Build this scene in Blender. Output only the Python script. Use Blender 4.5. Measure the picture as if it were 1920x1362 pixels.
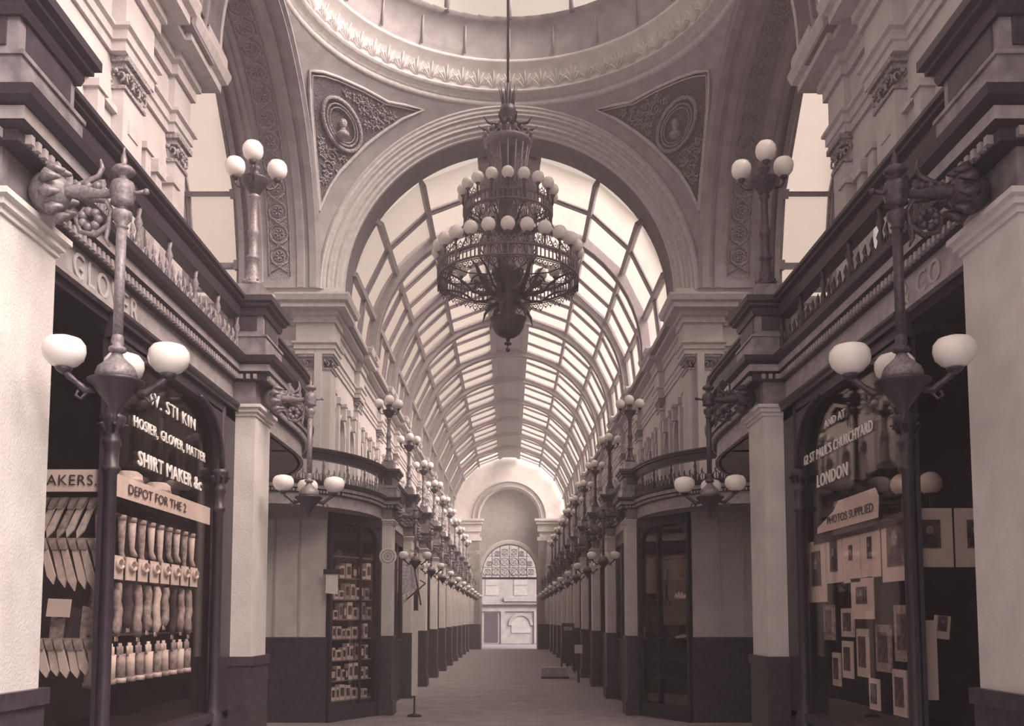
import bpy, math, random
from mathutils import Vector
R = math.radians
PI = math.pi
K = 1.4                      # metres per modelling unit (applied to everything at the very end)
random.seed(7)
for o in list(bpy.data.objects): bpy.data.objects.remove(o)
scene = bpy.context.scene
COL = scene.collection

# ------------------------------------------------------------------ camera
cam = bpy.data.cameras.new('camera'); camo = bpy.data.objects.new('camera', cam); COL.objects.link(camo)
cam.sensor_width = 36; cam.lens = 36 * 1750 / 1920
camo.location = (0, 0, 1.65 * K)
camo.rotation_euler = (PI / 2 + math.atan(1750 / 21500), 0, 0)
cam.shift_x = 5 / 1920; cam.shift_y = (1160 - 1750 * 1750 / 21500 - 681) / 1920
cam.clip_start = .05; cam.clip_end = 500
scene.camera = camo
# ------------------------------------------------------------------ light and exposure
W = bpy.data.worlds.new('sky'); scene.world = W; W.use_nodes = True
bg = W.node_tree.nodes['Background']; bg.inputs[0].default_value = (.68, .57, .492, 1); bg.inputs[1].default_value = 1.0
_n = W.node_tree.nodes; _l = W.node_tree.links      # hazy sky, brightest round the sun behind the viewer
_tc = _n.new('ShaderNodeTexCoord'); _d = _n.new('ShaderNodeVectorMath'); _d.operation = 'DOT_PRODUCT'; _d.inputs[1].default_value = Vector((.65, -.6, .5)).normalized()
_m = _n.new('ShaderNodeMapRange'); _m.interpolation_type = 'SMOOTHSTEP'; _m.inputs['From Min'].default_value = .0; _m.inputs['From Max'].default_value = .9; _m.inputs['To Min'].default_value = 1.0; _m.inputs['To Max'].default_value = 2.1
_l.new(_tc.outputs['Generated'], _d.inputs[0]); _l.new(_d.outputs['Value'], _m.inputs['Value']); _l.new(_m.outputs[0], bg.inputs[1])
sun = bpy.data.lights.new('sun', 'SUN'); suno = bpy.data.objects.new('sun', sun); COL.objects.link(suno)
sun.energy = 18; sun.color = (1, .88, .79); sun.angle = R(60)
suno.rotation_euler = Vector((-.80, .34, -.70)).to_track_quat('-Z', 'Y').to_euler()
scene.view_settings.view_transform = 'Standard'; scene.view_settings.look = 'None'
scene.view_settings.gamma = 1; scene.view_settings.use_curve_mapping = False
scene.view_settings.exposure = 0.16
scene.cycles.max_bounces = 8; scene.cycles.transparent_max_bounces = 24; scene.cycles.diffuse_bounces = 5

# ------------------------------------------------------------------ materials
def lin(c): return tuple(((v + .055) / 1.055) ** 2.4 if v > .04045 else v / 12.92 for v in c)
def tone(v):                 # the photograph's sepia ink scale
    a, b = (.17, .135, .185), (.95, .93, .925)
    return lin(tuple(a[i] + (b[i] - a[i]) * v for i in range(3))) + (1,)
MATS = {}
def mat(name, v, rough=.8, metal=0., var=.12, scale=6., bump=0., bscale=40., spec=.3, kind='noise'):
    if name in MATS: return MATS[name]
    m = bpy.data.materials.new(name); m.use_nodes = True; nt = m.node_tree; n = nt.nodes; l = nt.links
    b = n['Principled BSDF']; b.inputs['Roughness'].default_value = rough; b.inputs['Metallic'].default_value = metal
    b.inputs['Specular IOR Level'].default_value = spec
    tc = n.new('ShaderNodeTexCoord'); nz = n.new('ShaderNodeTexNoise'); nz.inputs['Scale'].default_value = scale; nz.inputs['Detail'].default_value = 5
    l.new(tc.outputs['Object'], nz.inputs['Vector'])
    cr = n.new('ShaderNodeValToRGB'); cr.color_ramp.elements[0].position = .3; cr.color_ramp.elements[1].position = .7
    cr.color_ramp.elements[0].color = tone(max(0, v - var / 2)); cr.color_ramp.elements[1].color = tone(min(1, v + var / 2))
    l.new(nz.outputs['Fac'], cr.inputs[0]); l.new(cr.outputs[0], b.inputs['Base Color'])
    if bump:
        if kind == 'voronoi':
            t = n.new('ShaderNodeTexVoronoi'); t.inputs['Scale'].default_value = bscale; out = t.outputs['Distance']
        else:
            t = n.new('ShaderNodeTexNoise'); t.inputs['Scale'].default_value = bscale; out = t.outputs['Fac']
        l.new(tc.outputs['Object'], t.inputs['Vector'])
        bp = n.new('ShaderNodeBump'); bp.inputs['Strength'].default_value = bump; bp.inputs['Distance'].default_value = .05
        l.new(out, bp.inputs['Height']); l.new(bp.outputs[0], b.inputs['Normal'])
    MATS[name] = m; return m
def glass(name, v, trans, gloss=.1, translucent=0.):
    if name in MATS: return MATS[name]
    m = bpy.data.materials.new(name); m.use_nodes = True; nt = m.node_tree; n = nt.nodes; l = nt.links
    n.remove(n['Principled BSDF']); out = n['Material Output']
    t = n.new('ShaderNodeBsdfTransparent'); t.inputs[0].default_value = tone(trans)
    g = n.new('ShaderNodeBsdfGlossy'); g.inputs[0].default_value = tone(1); g.inputs['Roughness'].default_value = .02 if not translucent else .3
    mx = n.new('ShaderNodeMixShader'); mx.inputs[0].default_value = gloss
    l.new(t.outputs[0], mx.inputs[1]); l.new(g.outputs[0], mx.inputs[2]); last = mx
    if translucent:
        tr = n.new('ShaderNodeBsdfTranslucent'); tr.inputs[0].default_value = tone(v)
        m2 = n.new('ShaderNodeMixShader'); m2.inputs[0].default_value = translucent
        l.new(mx.outputs[0], m2.inputs[1]); l.new(tr.outputs[0], m2.inputs[2]); last = m2
        tc = n.new('ShaderNodeTexCoord'); nz = n.new('ShaderNodeTexNoise'); nz.inputs['Scale'].default_value = 2.5
        l.new(tc.outputs['Object'], nz.inputs['Vector']); mr = n.new('ShaderNodeMapRange')
        mr.inputs['To Min'].default_value = translucent - .03; mr.inputs['To Max'].default_value = translucent + .03
        l.new(nz.outputs['Fac'], mr.inputs['Value']); l.new(mr.outputs[0], m2.inputs[0])
    l.new(last.outputs[0], out.inputs['Surface']); MATS[name] = m; return m
STONE = mat('pale painted stone', .84, .75, var=.1, scale=3, bump=.15, bscale=60)
PLASTER = mat('cream plaster', .72, .8, var=.08, scale=2, bump=.1, bscale=30)
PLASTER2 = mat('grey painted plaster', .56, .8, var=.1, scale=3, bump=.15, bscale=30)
MOULD = mat('moulded plaster', .70, .7, var=.1, scale=8)
RELIEF = mat('carved plaster relief', .52, .7, var=.22, scale=30, bump=.8, bscale=28)
RELIEFG = mat('carved ground', .38, .8, var=.2, scale=40, bump=1, bscale=45, kind='voronoi')
MARBLE = mat('veined marble facing', .42, .35, var=.22, scale=9, spec=.5)
MARBLED = mat('dark marble dado', .10, .4, var=.1, scale=12, spec=.5)
FASCIA = mat('painted fascia board', .58, .5, var=.16, scale=7)
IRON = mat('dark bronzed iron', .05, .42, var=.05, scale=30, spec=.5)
IRON_LIT = mat('painted cast iron', .40, .5, var=.2, scale=40)  # left cresting only; that side's stronger light is put into the tone
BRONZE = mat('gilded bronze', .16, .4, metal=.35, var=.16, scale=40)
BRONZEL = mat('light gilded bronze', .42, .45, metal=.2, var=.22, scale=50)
OPAL = mat('opal glass', .97, .25, var=.03, scale=4, spec=.5)
WOODD = mat('dark stained wood', .06, .4, var=.06, scale=14, spec=.45)
WOODM = mat('ridge boarding', .5, .7, var=.1, scale=20)
BAR = mat('painted glazing bar', .46, .6, var=.08, scale=9)
CREAM = mat('cream paper', .93, .8, var=.05, scale=10)
CLOTHL = mat('pale cloth', .86, .9, var=.2, scale=25)
CLOTHM = mat('grey cloth', .6, .9, var=.35, scale=22)
CLOTHD = mat('dark cloth', .14, .9, var=.15, scale=22)
INKM = mat('dark ink', .12, .7, var=.05)
PHOTO = mat('printed portrait', .22, .6, var=.35, scale=14)
SOFFIT = mat('dark soffit', .30, .8, var=.1, scale=5)  # one even tone, darker than the arch mouldings
BRONZEB = mat('worn bronze openwork', .3, .5, metal=.2, var=.2, scale=40)
FACADE = mat('muted stone facade', .5, .8, var=.12, scale=2)  # even tone lowered to hold back glare from the sunlit street
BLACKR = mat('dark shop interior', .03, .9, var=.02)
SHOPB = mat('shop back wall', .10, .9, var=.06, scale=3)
PAVE = mat('stone paving', .5, .6, var=.14, scale=1.5, bump=.1)
SKYG = glass('frosted roof glass', .95, 1.06, .03, .08)
SHOPG = glass('shop plate glass', 1, 1.06, .10)
PANE_P = mat('pane with painted reflection', .62, .15, var=.2, scale=2, spec=.8)  # pale base tone stands in for reflected daylight
PANE_M = mat('grey window pane', .36, .15, var=.3, scale=2, spec=.8)
PANE_D = mat('dark window pane', .10, .12, var=.08, scale=2, spec=.8)
GOLD = mat('white enamel lettering', .95, .5, var=.03)
FADED = mat('faded gilt lettering', .68, .6, var=.06)

# ------------------------------------------------------------------ mesh builder; s=-1 mirrors a right-hand piece to the left
class MB:
    def __init__(self, s=1): self.v = []; self.f = []; self.sm = []; self.s = s
    def add(self, vs, fs, smooth=False):
        o = len(self.v); self.v += [tuple(v) for v in vs]; self.f += [tuple(i + o for i in f) for f in fs]; self.sm += [smooth] * len(fs)
    def box(self, x0, x1, y0, y1, z0, z1):
        vs = [(x, y, z) for z in (z0, z1) for y in (y0, y1) for x in (x0, x1)]
        self.add(vs, [(0, 2, 3, 1), (4, 5, 7, 6), (0, 1, 5, 4), (2, 6, 7, 3), (0, 4, 6, 2), (1, 3, 7, 5)])
    def tube(self, pts, r, n=6, cap=True):
        pts = [Vector(p) for p in pts]; m = len(pts); rs = r if isinstance(r, (list, tuple)) else [r] * m
        prev = None; vs = []
        for i, p in enumerate(pts):
            d = (pts[min(i + 1, m - 1)] - pts[max(i - 1, 0)])
            if d.length < 1e-9: d = Vector((0, 0, 1))
            d.normalize()
            if prev is None:
                a = Vector((0, 0, 1)) if abs(d.z) < .9 else Vector((1, 0, 0)); u = d.cross(a).normalized()
            else:
                u = prev - d * prev.dot(d)
                if u.length < 1e-6: u = d.orthogonal()
                u.normalize()
            prev = u; w = d.cross(u)
            for k in range(n):
                t = 2 * PI * k / n; vs.append(p + (u * math.cos(t) + w * math.sin(t)) * rs[i])
        fs = [(i * n + k, i * n + (k + 1) % n, (i + 1) * n + (k + 1) % n, (i + 1) * n + k) for i in range(m - 1) for k in range(n)]
        if cap: fs += [tuple(range(n - 1, -1, -1)), tuple((m - 1) * n + k for k in range(n))]
        self.add(vs, fs, True)
    def lathe(self, prof, c=(0, 0, 0), n=16, a0=0., a1=2 * PI, sx=1., lobes=0, lob=0., cap=True):
        full = abs(a1 - a0 - 2 * PI) < 1e-6; cnt = n if full else n + 1; vs = []
        for (r, z) in prof:
            for k in range(cnt):
                t = a0 + (a1 - a0) * k / n; rr = r * (1 + lob * math.cos(lobes * t)) if lobes else r
                vs.append((c[0] + rr * math.cos(t) * sx, c[1] + rr * math.sin(t), c[2] + z))
        fs = []
        for i in range(len(prof) - 1):
            for k in range(n):
                k2 = (k + 1) % cnt; fs.append((i * cnt + k, i * cnt + k2, (i + 1) * cnt + k2, (i + 1) * cnt + k))
        if full and cap:
            if prof[0][0] > 1e-6: fs.append(tuple(range(cnt - 1, -1, -1)))
            if prof[-1][0] > 1e-6: fs.append(tuple((len(prof) - 1) * cnt + k for k in range(cnt)))
        self.add(vs, fs, True)
    def ball(self, c, r, n=10, sz=1.):
        self.lathe([(max(r * math.sin(PI * i / n), 1e-7), -r * sz * math.cos(PI * i / n)) for i in range(n + 1)], c, max(8, n + 4))
    def sweep(self, path, prof, closed_prof=True, closed=False, smooth=False):
        P = [Vector((p[0], p[1])) for p in path]; m = len(P); offs = []
        for i in range(m):
            a = P[i - 1] if (i > 0 or closed) else None; b = P[(i + 1) % m] if (i < m - 1 or closed) else None
            d1 = (P[i] - a).normalized() if a is not None else None; d2 = (b - P[i]).normalized() if b is not None else None
            if d1 is None: d1 = d2
            if d2 is None: d2 = d1
            n1 = Vector((-d1.y, d1.x)); n2 = Vector((-d2.y, d2.x)); nn = n1 + n2
            nn = nn / max(nn.dot(n1), .35) if nn.length > 1e-6 else n1
            offs.append(nn)
        q = len(prof); vs = [(P[i].x + offs[i].x * o, P[i].y + offs[i].y * o, z) for i in range(m) for (o, z) in prof]
        fs = []; mm = m if closed else m - 1; qq = q if closed_prof else q - 1
        for i in range(mm):
            for k in range(qq):
                i2 = (i + 1) % m; k2 = (k + 1) % q; fs.append((i * q + k, i2 * q + k, i2 * q + k2, i * q + k2))
        if closed_prof and not closed: fs += [tuple(range(q)), tuple((m - 1) * q + k for k in range(q - 1, -1, -1))]
        self.add(vs, fs, smooth)
    def prism(self, poly, m, d0, d1):        # poly of (u,v), m maps (u,v,depth) to space
        n = len(poly); vs = [m(u, v, d0) for u, v in poly] + [m(u, v, d1) for u, v in poly]
        self.add(vs, [tuple(range(n)), tuple(range(2 * n - 1, n - 1, -1))] + [(i, i + n, (i + 1) % n + n, (i + 1) % n) for i in range(n)])
    def arcband(self, m, t0, t1, n, prof, cap=True, smooth=True):    # prof of (radius, depth) run round an arc; m(t, r, d)
        q = len(prof); vs = [m(t0 + (t1 - t0) * i / n, r, d) for i in range(n + 1) for (r, d) in prof]
        fs = [(i * q + k, i * q + (k + 1) % q, (i + 1) * q + (k + 1) % q, (i + 1) * q + k) for i in range(n) for k in range(q)]
        if cap: fs += [tuple(range(q - 1, -1, -1)), tuple(n * q + k for k in range(q))]
        self.add(vs, fs, False)
    def archwall(self, m, u0, u1, v0, v1, uc, hw, vs_, d0, d1, n=12, rz=1.):   # wall panel u0..u1 x v0..v1 with an arched opening
        A = [(uc - hw * math.cos(PI * i / n), vs_ + hw * rz * math.sin(PI * i / n)) for i in range(n + 1)]
        def quad(a, b, c, d):
            for dd in (d0, d1): self.add([m(*a, dd), m(*b, dd), m(*c, dd), m(*d, dd)], [(0, 1, 2, 3)])
        quad((u0, v0), (uc - hw, v0), (uc - hw, vs_), (u0, vs_)); quad((uc + hw, v0), (u1, v0), (u1, vs_), (uc + hw, vs_))
        quad((u0, vs_), (uc - hw, vs_), (uc - hw, v1), (u0, v1)); quad((uc + hw, vs_), (u1, vs_), (u1, v1), (uc + hw, v1))
        for i in range(n): quad(A[i], A[i + 1], (A[i + 1][0], v1), (A[i][0], v1))
        E = [(uc - hw, v0)] + A + [(uc + hw, v0)]
        for i in range(len(E) - 1): self.add([m(*E[i], d0), m(*E[i + 1], d0), m(*E[i + 1], d1), m(*E[i], d1)], [(0, 1, 2, 3)])
        for e in (((u0, v0), (u0, v1)), ((u1, v0), (u1, v1)), ((u0, v1), (u1, v1))):
            self.add([m(*e[0], d0), m(*e[1], d0), m(*e[1], d1), m(*e[0], d1)], [(0, 1, 2, 3)])
    def build(self, name, material, parent=None, loc=(0, 0, 0)):
        me = bpy.data.meshes.new(name); s = self.s
        me.from_pydata([(v[0] * s, v[1], v[2]) for v in self.v], [], [tuple(reversed(f)) for f in self.f] if s < 0 else self.f)
        for p, k in zip(me.polygons, self.sm): p.use_smooth = k
        me.materials.append(material); me.update()
        o = bpy.data.objects.new(name, me); COL.objects.link(o); o.location = loc
        if parent is not None: o.parent = parent
        return o
def tag(o, label=None, cat=None, group=None, kind=None):
    if label: o['label'] = label
    if cat: o['category'] = cat
    if group: o['group'] = group
    if kind: o['kind'] = kind
    return o
def empty(name, loc, label=None, cat=None, group=None, kind=None):
    o = bpy.data.objects.new(name, None); COL.objects.link(o); o.location = loc; o.empty_display_size = .1
    return tag(o, label, cat, group, kind)
def kids(o): return [c for c in bpy.data.objects if c.parent == o]
def dup(root, loc, label=None, group=None):
    fam = FAM.get(root.name)
    if fam is None: fam = [(c, kids(c)) for c in kids(root)]; FAM[root.name] = fam
    r = root.copy(); COL.objects.link(r); r.location = loc
    if label: r['label'] = label
    if group: r['group'] = group
    for c, gs in fam:
        cc = c.copy(); COL.objects.link(cc); cc.parent = r
        for g in gs:
            gg = g.copy(); COL.objects.link(gg); gg.parent = cc
    return r
FAM = {}
def text(s_, size, m, material, parent, name='lettering', depth=.004, bold=0., squeeze=1., align='CENTER', spacing=1., width=None):
    """cut letters, one part per word; m maps (along, up, out) on to the board or pane"""
    def mesh_of(t, off=0.):
        cu = bpy.data.curves.new('t', 'FONT'); cu.body = t; cu.size = size; cu.align_x = 'LEFT'; cu.extrude = depth; cu.offset = bold; cu.resolution_u = 3; cu.space_character = spacing
        to = bpy.data.objects.new('t', cu); COL.objects.link(to); dg = bpy.context.evaluated_depsgraph_get(); dg.update()
        me = bpy.data.meshes.new_from_object(to.evaluated_get(dg)); bpy.data.objects.remove(to); return me
    def right(t): me = mesh_of(t); r = max(v.co.x for v in me.vertices); bpy.data.meshes.remove(me); return r
    words = s_.split(); offs = []; pre = ''; barI = right('I')
    for w in words: offs.append(right(pre + 'I') - barI if pre else 0.); pre += w + ' '
    total = right(s_); k = (width / total) if width else squeeze; sh = {'LEFT': 0, 'CENTER': total / 2, 'RIGHT': total}[align]
    for w, of in zip(words, offs):
        me = mesh_of(w)
        for v in me.vertices: v.co = m((v.co.x + of - sh) * k, v.co.y, v.co.z)
        me.materials.clear(); me.materials.append(material); me.name = name
        o = bpy.data.objects.new(name, me); COL.objects.link(o); o.parent = parent
ORD = 'first second third fourth fifth sixth seventh eighth ninth tenth eleventh'.split()
SIDE = {-1: 'left', 1: 'right'}

B = 3.35; Y0 = 16.35; NK = 10
YK = [Y0 + B * k for k in range(NK)]
YN = [0.08, 3.85, 7.62]                     # near piers
YC = 12.8; RD = 3.4; ZS = 7.5; YE = 50.0; RV = 3.05; ZV = 7.3
def mxz(y):                                  # frontal plane: u=x, v=z, d=y offset away from camera
    return lambda u, v, d: (u, y + d, v)
def myz(x):                                  # longitudinal plane: u=y, v=z, d=x offset outward
    return lambda u, v, d: (x + d, u, v)

# ------------------------------------------------------------------ floor, outer walls
b = MB(); b.box(-9, 9, -6, YE + .8, -.1, 0); tag(b.build('floor', PAVE), kind='structure')
b = MB()
for i in range(46):
    y = -4 + i * 1.2; b.box(-1.8, 1.8, y, y + .015, 0, .002)
for x in (-1.2, -.6, 0, .6, 1.2): b.box(x, x + .012, -4, YE, 0, .002)
tag(b.build('trim_paving_joints', PLASTER2), kind='structure')
CORN = [(-.05, 0), (.06, 0), (.06, .10), (.10, .12), (.10, .2), (.25, .22), (.25, .30), (.30, .33), (.33, .42), (.33, .45), (-.05, .45)]   # main cornice
ARCHI = [(-.05, 0), (.03, 0), (.03, .08), (.05, .09), (.05, .17), (.08, .19), (.08, .22), (-.05, .22)]
def curve_pts(near, x0=2.22, rx=1.5, ry=2.3, xe=8.0, n=12):
    pts = [(3.72 - (3.72 - x0) * math.cos(PI / 2 * i / n), 9.5 + ry * math.sin(PI / 2 * i / n)) for i in range(n + 1)] + [(xe, 9.5 + ry)]
    if near: return pts
    return [(x, 2 * YC - y) for x, y in reversed(pts)]
LEDGE = [(0, 3.55), (.035, 3.55), (.035, 3.60), (.07, 3.615), (.07, 3.675), (.12, 3.695), (.13, 3.735), (.0, 3.735)]
RAIL = [(-.05, 4.07), (.05, 4.07), (.06, 4.14), (.05, 4.15), (.05, 4.17), (.085, 4.185), (.085, 4.205), (.105, 4.215), (.105, 4.24), (-.08, 4.24), (-.08, 4.19), (-.05, 4.17)]
for s in (-1, 1):
    sd = SIDE[s]
    # gallery side walls (upper): arched panels, three to a bay
    b = MB(s); pn = MB(s); fr = MB(s)
    def bay(y, w, z0=3.73):
        b.archwall(myz(3.3), y, y + w, z0, 6.3, y + w / 2, .29, 5.25, 0, .12)
        pn.box(3.41, 3.44, y + .1, y + w - .1, z0, 5.6)
        mm = lambda t, r, d: (3.3 - d, y + w / 2 - r * math.cos(t), 5.25 + r * math.sin(t))
        fr.arcband(mm, 0, PI, 10, [(.29, 0), (.29, .03), (.36, .045), (.37, 0)])
        for sy in (-1, 1): fr.box(3.26, 3.3, y + w / 2 + sy * .33 - .035, y + w / 2 + sy * .33 + .035, z0, 5.25)
        fr.box(3.19, 3.3, y + w / 2 - .06, y + w / 2 + .06, 5.5, 5.78); fr.box(3.17, 3.3, y + w / 2 - .09, y + w / 2 + .09, 5.76, 5.82)
        fr.box(3.22, 3.3, y - .07, y + .07, z0, 5.7); fr.box(3.19, 3.3, y - .1, y + .1, 5.7, 5.82)
        fr.box(3.25, 3.3, y, y + w, 5.82, 5.87)                       # keystone bracket
        fr.box(3.38, 3.41, y + w / 2 - .015, y + w / 2 + .015, z0, 5.5); fr.box(3.38, 3.41, y + w / 2 - .24, y + w / 2 + .24, 5.2, 5.24)
    ys = []
    for k in range(NK):
        for j in range(3): ys.append((YK[k] + B * j / 3, B / 3))
    for k in range(2):
        w = (YN[k + 1] - YN[k]) / 3
        for j in range(3): ys.append((YN[k] + w * j, w))
    ys.append((7.62, .66)); ys.append((8.28, .66))
    for y, w in ys: bay(y, w)
    b.box(3.3, 3.42, 16.05, 16.35, 3.73, 6.3); b.box(3.3, 3.42, YK[-1] + B, YE, 3.73, 6.3)
    wo = tag(b.build('wall_' + sd, PLASTER), kind='structure')
    pn.build('window_pane', PANE_M if s < 0 else PANE_D, wo); fr.build('window_surround', MOULD, wo)  # left panes paler than right, daylight reflection put into the colour
    # balcony slab and soffit
    b = MB(s)
    b.box(2.24, 3.32, Y0 - .2, YE, 3.36, 3.72); b.box(2.24, 3.32, -1, 9.5, 3.36, 3.72)
    cn = curve_pts(True, 2.24); cf = curve_pts(False, 2.24)
    def mh(u, v, d): return (u, v, d)
    b.prism(cn + [(8, 9.4), (2.24, 9.4)], mh, 3.36, 3.72); b.prism(cf + [(2.24, 16.4), (8, 16.4)], mh, 3.36, 3.72)
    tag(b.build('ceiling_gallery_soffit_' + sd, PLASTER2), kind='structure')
    # upper walls of side arm: frontal far wall with niche window, near wall, end wall
    b = MB(s); b.box(2.97 + .33, 8, 16.35, 16.9, 3.73, 7.3); b.box(3.42, 8, 8.5, 8.94, 0, 7.3); b.box(8, 8.3, 8.7, 16.9, 0, 10.9)
    tag(b.build('wall_side_arm_' + sd, PLASTER), kind='structure')
    # entablature: one continuous moulding with breaks over each pilaster
    def ent_path(y0, y1, yb):
        p = [(3.3, y0)]
        for y in yb:
            if y - .3 > y0: p += [(3.3, y - .28), (3.18, y - .28)]
            if y + .3 < y1: p += [(3.18, y + .28), (3.3, y + .28)]
        return p + [(3.3, y1)]
    far = [(8, 16.35), (3.75, 16.35), (3.75, 16.15), (3.12, 16.15), (3.12, 16.75), (3.3, 16.75)] + ent_path(17.0, YE, YK[1:])[1:]
    near = ent_path(-1, 9.0, YN)[:-1] + [(3.3, 8.62), (3.24, 8.62), (3.24, 9.02), (8, 9.02)]
    for nm, pth in (('beyond the dome', far), ('before the dome', near)):
        r = empty('trim_entablature_' + sd, (0, 0, 0), kind='structure')
        a = MB(s); a.sweep(pth, [(o, z + 6.3) for o, z in ARCHI]); a.build('architrave', MOULD, r)
        a = MB(s); a.sweep(pth, [(-.05, 6.5), (.02, 6.5), (.02, 6.87), (-.05, 6.87)]); a.build('frieze', PLASTER, r)
        a = MB(s); a.sweep(pth, [(o, z + 6.86) for o, z in CORN]); a.build('cornice', MOULD, r)
    # pilasters with leaf capitals
    def pilaster(x0, x1, y0, y1, face):
        r = empty('pilaster', (0, 0, 0), kind='structure')
        a = MB(s); a.box(x0, x1, y0, y1, 3.73, 6.05); a.box(x0 - .03, x1 + .0, y0 - .03, y1 + .03, 3.73, 3.95)
        a.build('shaft', PLASTER, r)
        a = MB(s); a.box(x0 - .02, x1, y0 - .02, y1 + .02, 6.03, 6.06); a.box(x0 - .02, x1, y0 - .02, y1 + .02, 6.2, 6.25); a.box(x0 - .05, x1, y0 - .05, y1 + .05, 6.25, 6.3)
        def leaf(cx, cy, dx, dy):
            px, py = -dy, dx
            for q in (-1, 1):
                c0 = Vector((cx, cy, 6.07)); pts = []
                for i in range(9):
                    t = i / 8 * 4.6; rr = .05 * (1 - t / 7)
                    pts.append((cx + px * q * (.035 + rr * math.sin(t) * .9) + dx * .02, cy + py * q * (.035 + rr * math.sin(t) * .9) + dy * .02, 6.14 - rr * math.cos(t)))
                a.tube(pts, .011, 5)
            a.ball((cx + dx * .03, cy + dy * .03, 6.18), .022, 5)
        if face == 'x':
            nn = max(1, round((y1 - y0) / .16))
            for i in range(nn): leaf(x0, y0 + (y1 - y0) * (i + .5) / nn, -1, 0)
            leaf((x0 + x1) / 2, y0, 0, -1)
        else:
            nn = max(1, round((x1 - x0) / .2))
            for i in range(nn): leaf(x0 + (x1 - x0) * (i + .5) / nn, y0, 0, -1)
            leaf(x0, y0 + .12, -1, 0)
        a.build('leaf_capital', RELIEF, r); return r
    for y in YK[1:] + YN: pilaster(3.2, 3.32, y - .2, y + .2, 'x')
    pilaster(3.22, 3.34, 8.66, 8.94, 'x')
    pilaster(3.16, 3.72, 16.18, 16.7, 'y'); pilaster(3.78, 4.45, 16.3, 16.4, 'y'); pilaster(5.2, 5.7, 16.25, 16.4, 'y')
    b = MB(s); b.archwall(mxz(16.27), 3.76, 4.32, 4.0, 5.95, 4.04, .17, 5.55, 0, .05); w = tag(b.build('window_%d' % (21 if s < 0 else 22), MOULD), kind='structure')
    b = MB(s); b.box(3.85, 4.23, 16.29, 16.3, 4.0, 5.75); b.build('pane', CREAM if s < 0 else PANE_P, w)  # left pane paler, the brighter side painted into its tone

for s in (-1, 1):
    b = MB(s); b.box(3.38, 3.46, 15.6, YE, 0, 3.73); b.box(3.38, 8.2, 16.9, 17.0, 0, 3.4); b.box(3.38, 3.46, -1, 3.3, 0, 3.73); b.box(4.1, 8.2, 7.5, 7.6, 0, 3.4); b.box(8.1, 8.2, 7.5, 17.0, 0, 3.6)
    tag(b.build('wall_backing_' + SIDE[s], PLASTER2), kind='structure')  # unseen walls added to stop daylight leaking in behind the shops
# ------------------------------------------------------------------ glazed barrel roofs
PURL = [R(a) for a in (9.5, 33, 54, 75, 92)]
nwin = [0]
def glazed_bay(m, a0, a1, sub, RR, rib_at_start=True, ridge=True, PURL=PURL):
    nwin[0] += 1; r = empty('window_roof_%d' % nwin[0], (0, 0, 0), kind='structure')
    g = MB(); bars = MB(); pl = MB(); rb = MB()
    def seg(mb, t0, t1, x0, x1, r0, r1, n=1):
        for i in range(n):
            ta = t0 + (t1 - t0) * i / n; tb = t0 + (t1 - t0) * (i + 1) / n
            vs = [m(x, t, q) for t in (ta, tb) for q in (r0, r1) for x in (x0, x1)]
            mb.add(vs, [(0, 1, 3, 2), (4, 6, 7, 5), (0, 4, 5, 1), (2, 3, 7, 6), (0, 2, 6, 4), (1, 5, 7, 3)])
    for sg in (-1, 1):
        for i in range(4):
            t0, t1 = sg * PURL[i], sg * PURL[i + 1]
            seg(g, t0, t1, a0, a1, RR, RR + .012)
            for j in range(1, sub):
                x = a0 + (a1 - a0) * j / sub; seg(bars, t0, t1, x - .028, x + .028, RR - .07, RR + .03); seg(bars, t0, t1, x - .07, x + .07, RR - .02, RR + .03)
            if rib_at_start:
                seg(bars, t0, t1, a0 + .17, a0 + .22, RR - .05, RR + .03); seg(bars, t0, t1, a1 - .22, a1 - .17, RR - .05, RR + .03)
        for i in range(1, 5):
            t = sg * PURL[i]; dt = .045 / RR; seg(pl, t - dt, t + dt, a0, a1, RR - .10, RR + .03)
            if i < 4 and rib_at_start:                                            # little cleats where purlin and rib meet
                seg(pl, t - dt * 1.9, t + dt * 1.9, a0 + .1, a0 + .25, RR - .14, RR - .02)
        if rib_at_start:
            n = 16
            seg(rb, 0, sg * PI / 2 * 1.02, a0 - .14, a0 - .05, RR - .2, RR + .04, n); seg(rb, 0, sg * PI / 2 * 1.02, a0 + .05, a0 + .14, RR - .2, RR + .04, n); seg(rb, 0, sg * PI / 2 * 1.02, a0 - .05, a0 + .05, RR - .12, RR + .04, n)
    g.build('glass_pane', SKYG, r); bars.build('glazing_bar', BAR, r); pl.build('purlin', BAR, r)
    if rib_at_start: rb.build('arched_rib', MOULD if False else BAR, r)
    if ridge:
        c = MB(); seg(c, -PURL[0], PURL[0], a0, a1, RR - .03, RR + .05, 4)
        for q in (-1, 1): seg(c, q * PURL[0] - .03, q * PURL[0] + .03, a0, a1, RR - .09, RR + .05)
        c.build('ridge_boarding', WOODM, r)
    return r
mn = lambda a, t, r: (r * math.sin(t), a, ZV + r * math.cos(t))
glazed_bay(mn, 17.0, YK[1], 2, RV, False)
for k in range(1, NK): glazed_bay(mn, YK[k], YK[k] + B, 3, RV)
for y0, y1 in ((-1, .08), (.08, 3.85), (3.85, 7.62), (7.62, 8.9)): glazed_bay(mn, y0, y1, 3, RV, y0 > 0)
for s in (-1, 1):
    mt = (lambda s_: (lambda a, t, r: (s_ * a, YC + r * math.sin(t), ZS + .1 + r * math.cos(t))))(s)
    for x0, x1 in ((4.62, 5.82), (5.82, 6.9), (6.9, 8.0)): glazed_bay(mt, x0, x1, 1, RD - .02, True, True, [R(a) for a in (9.5, 33, 64, 85, 92)])

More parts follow.
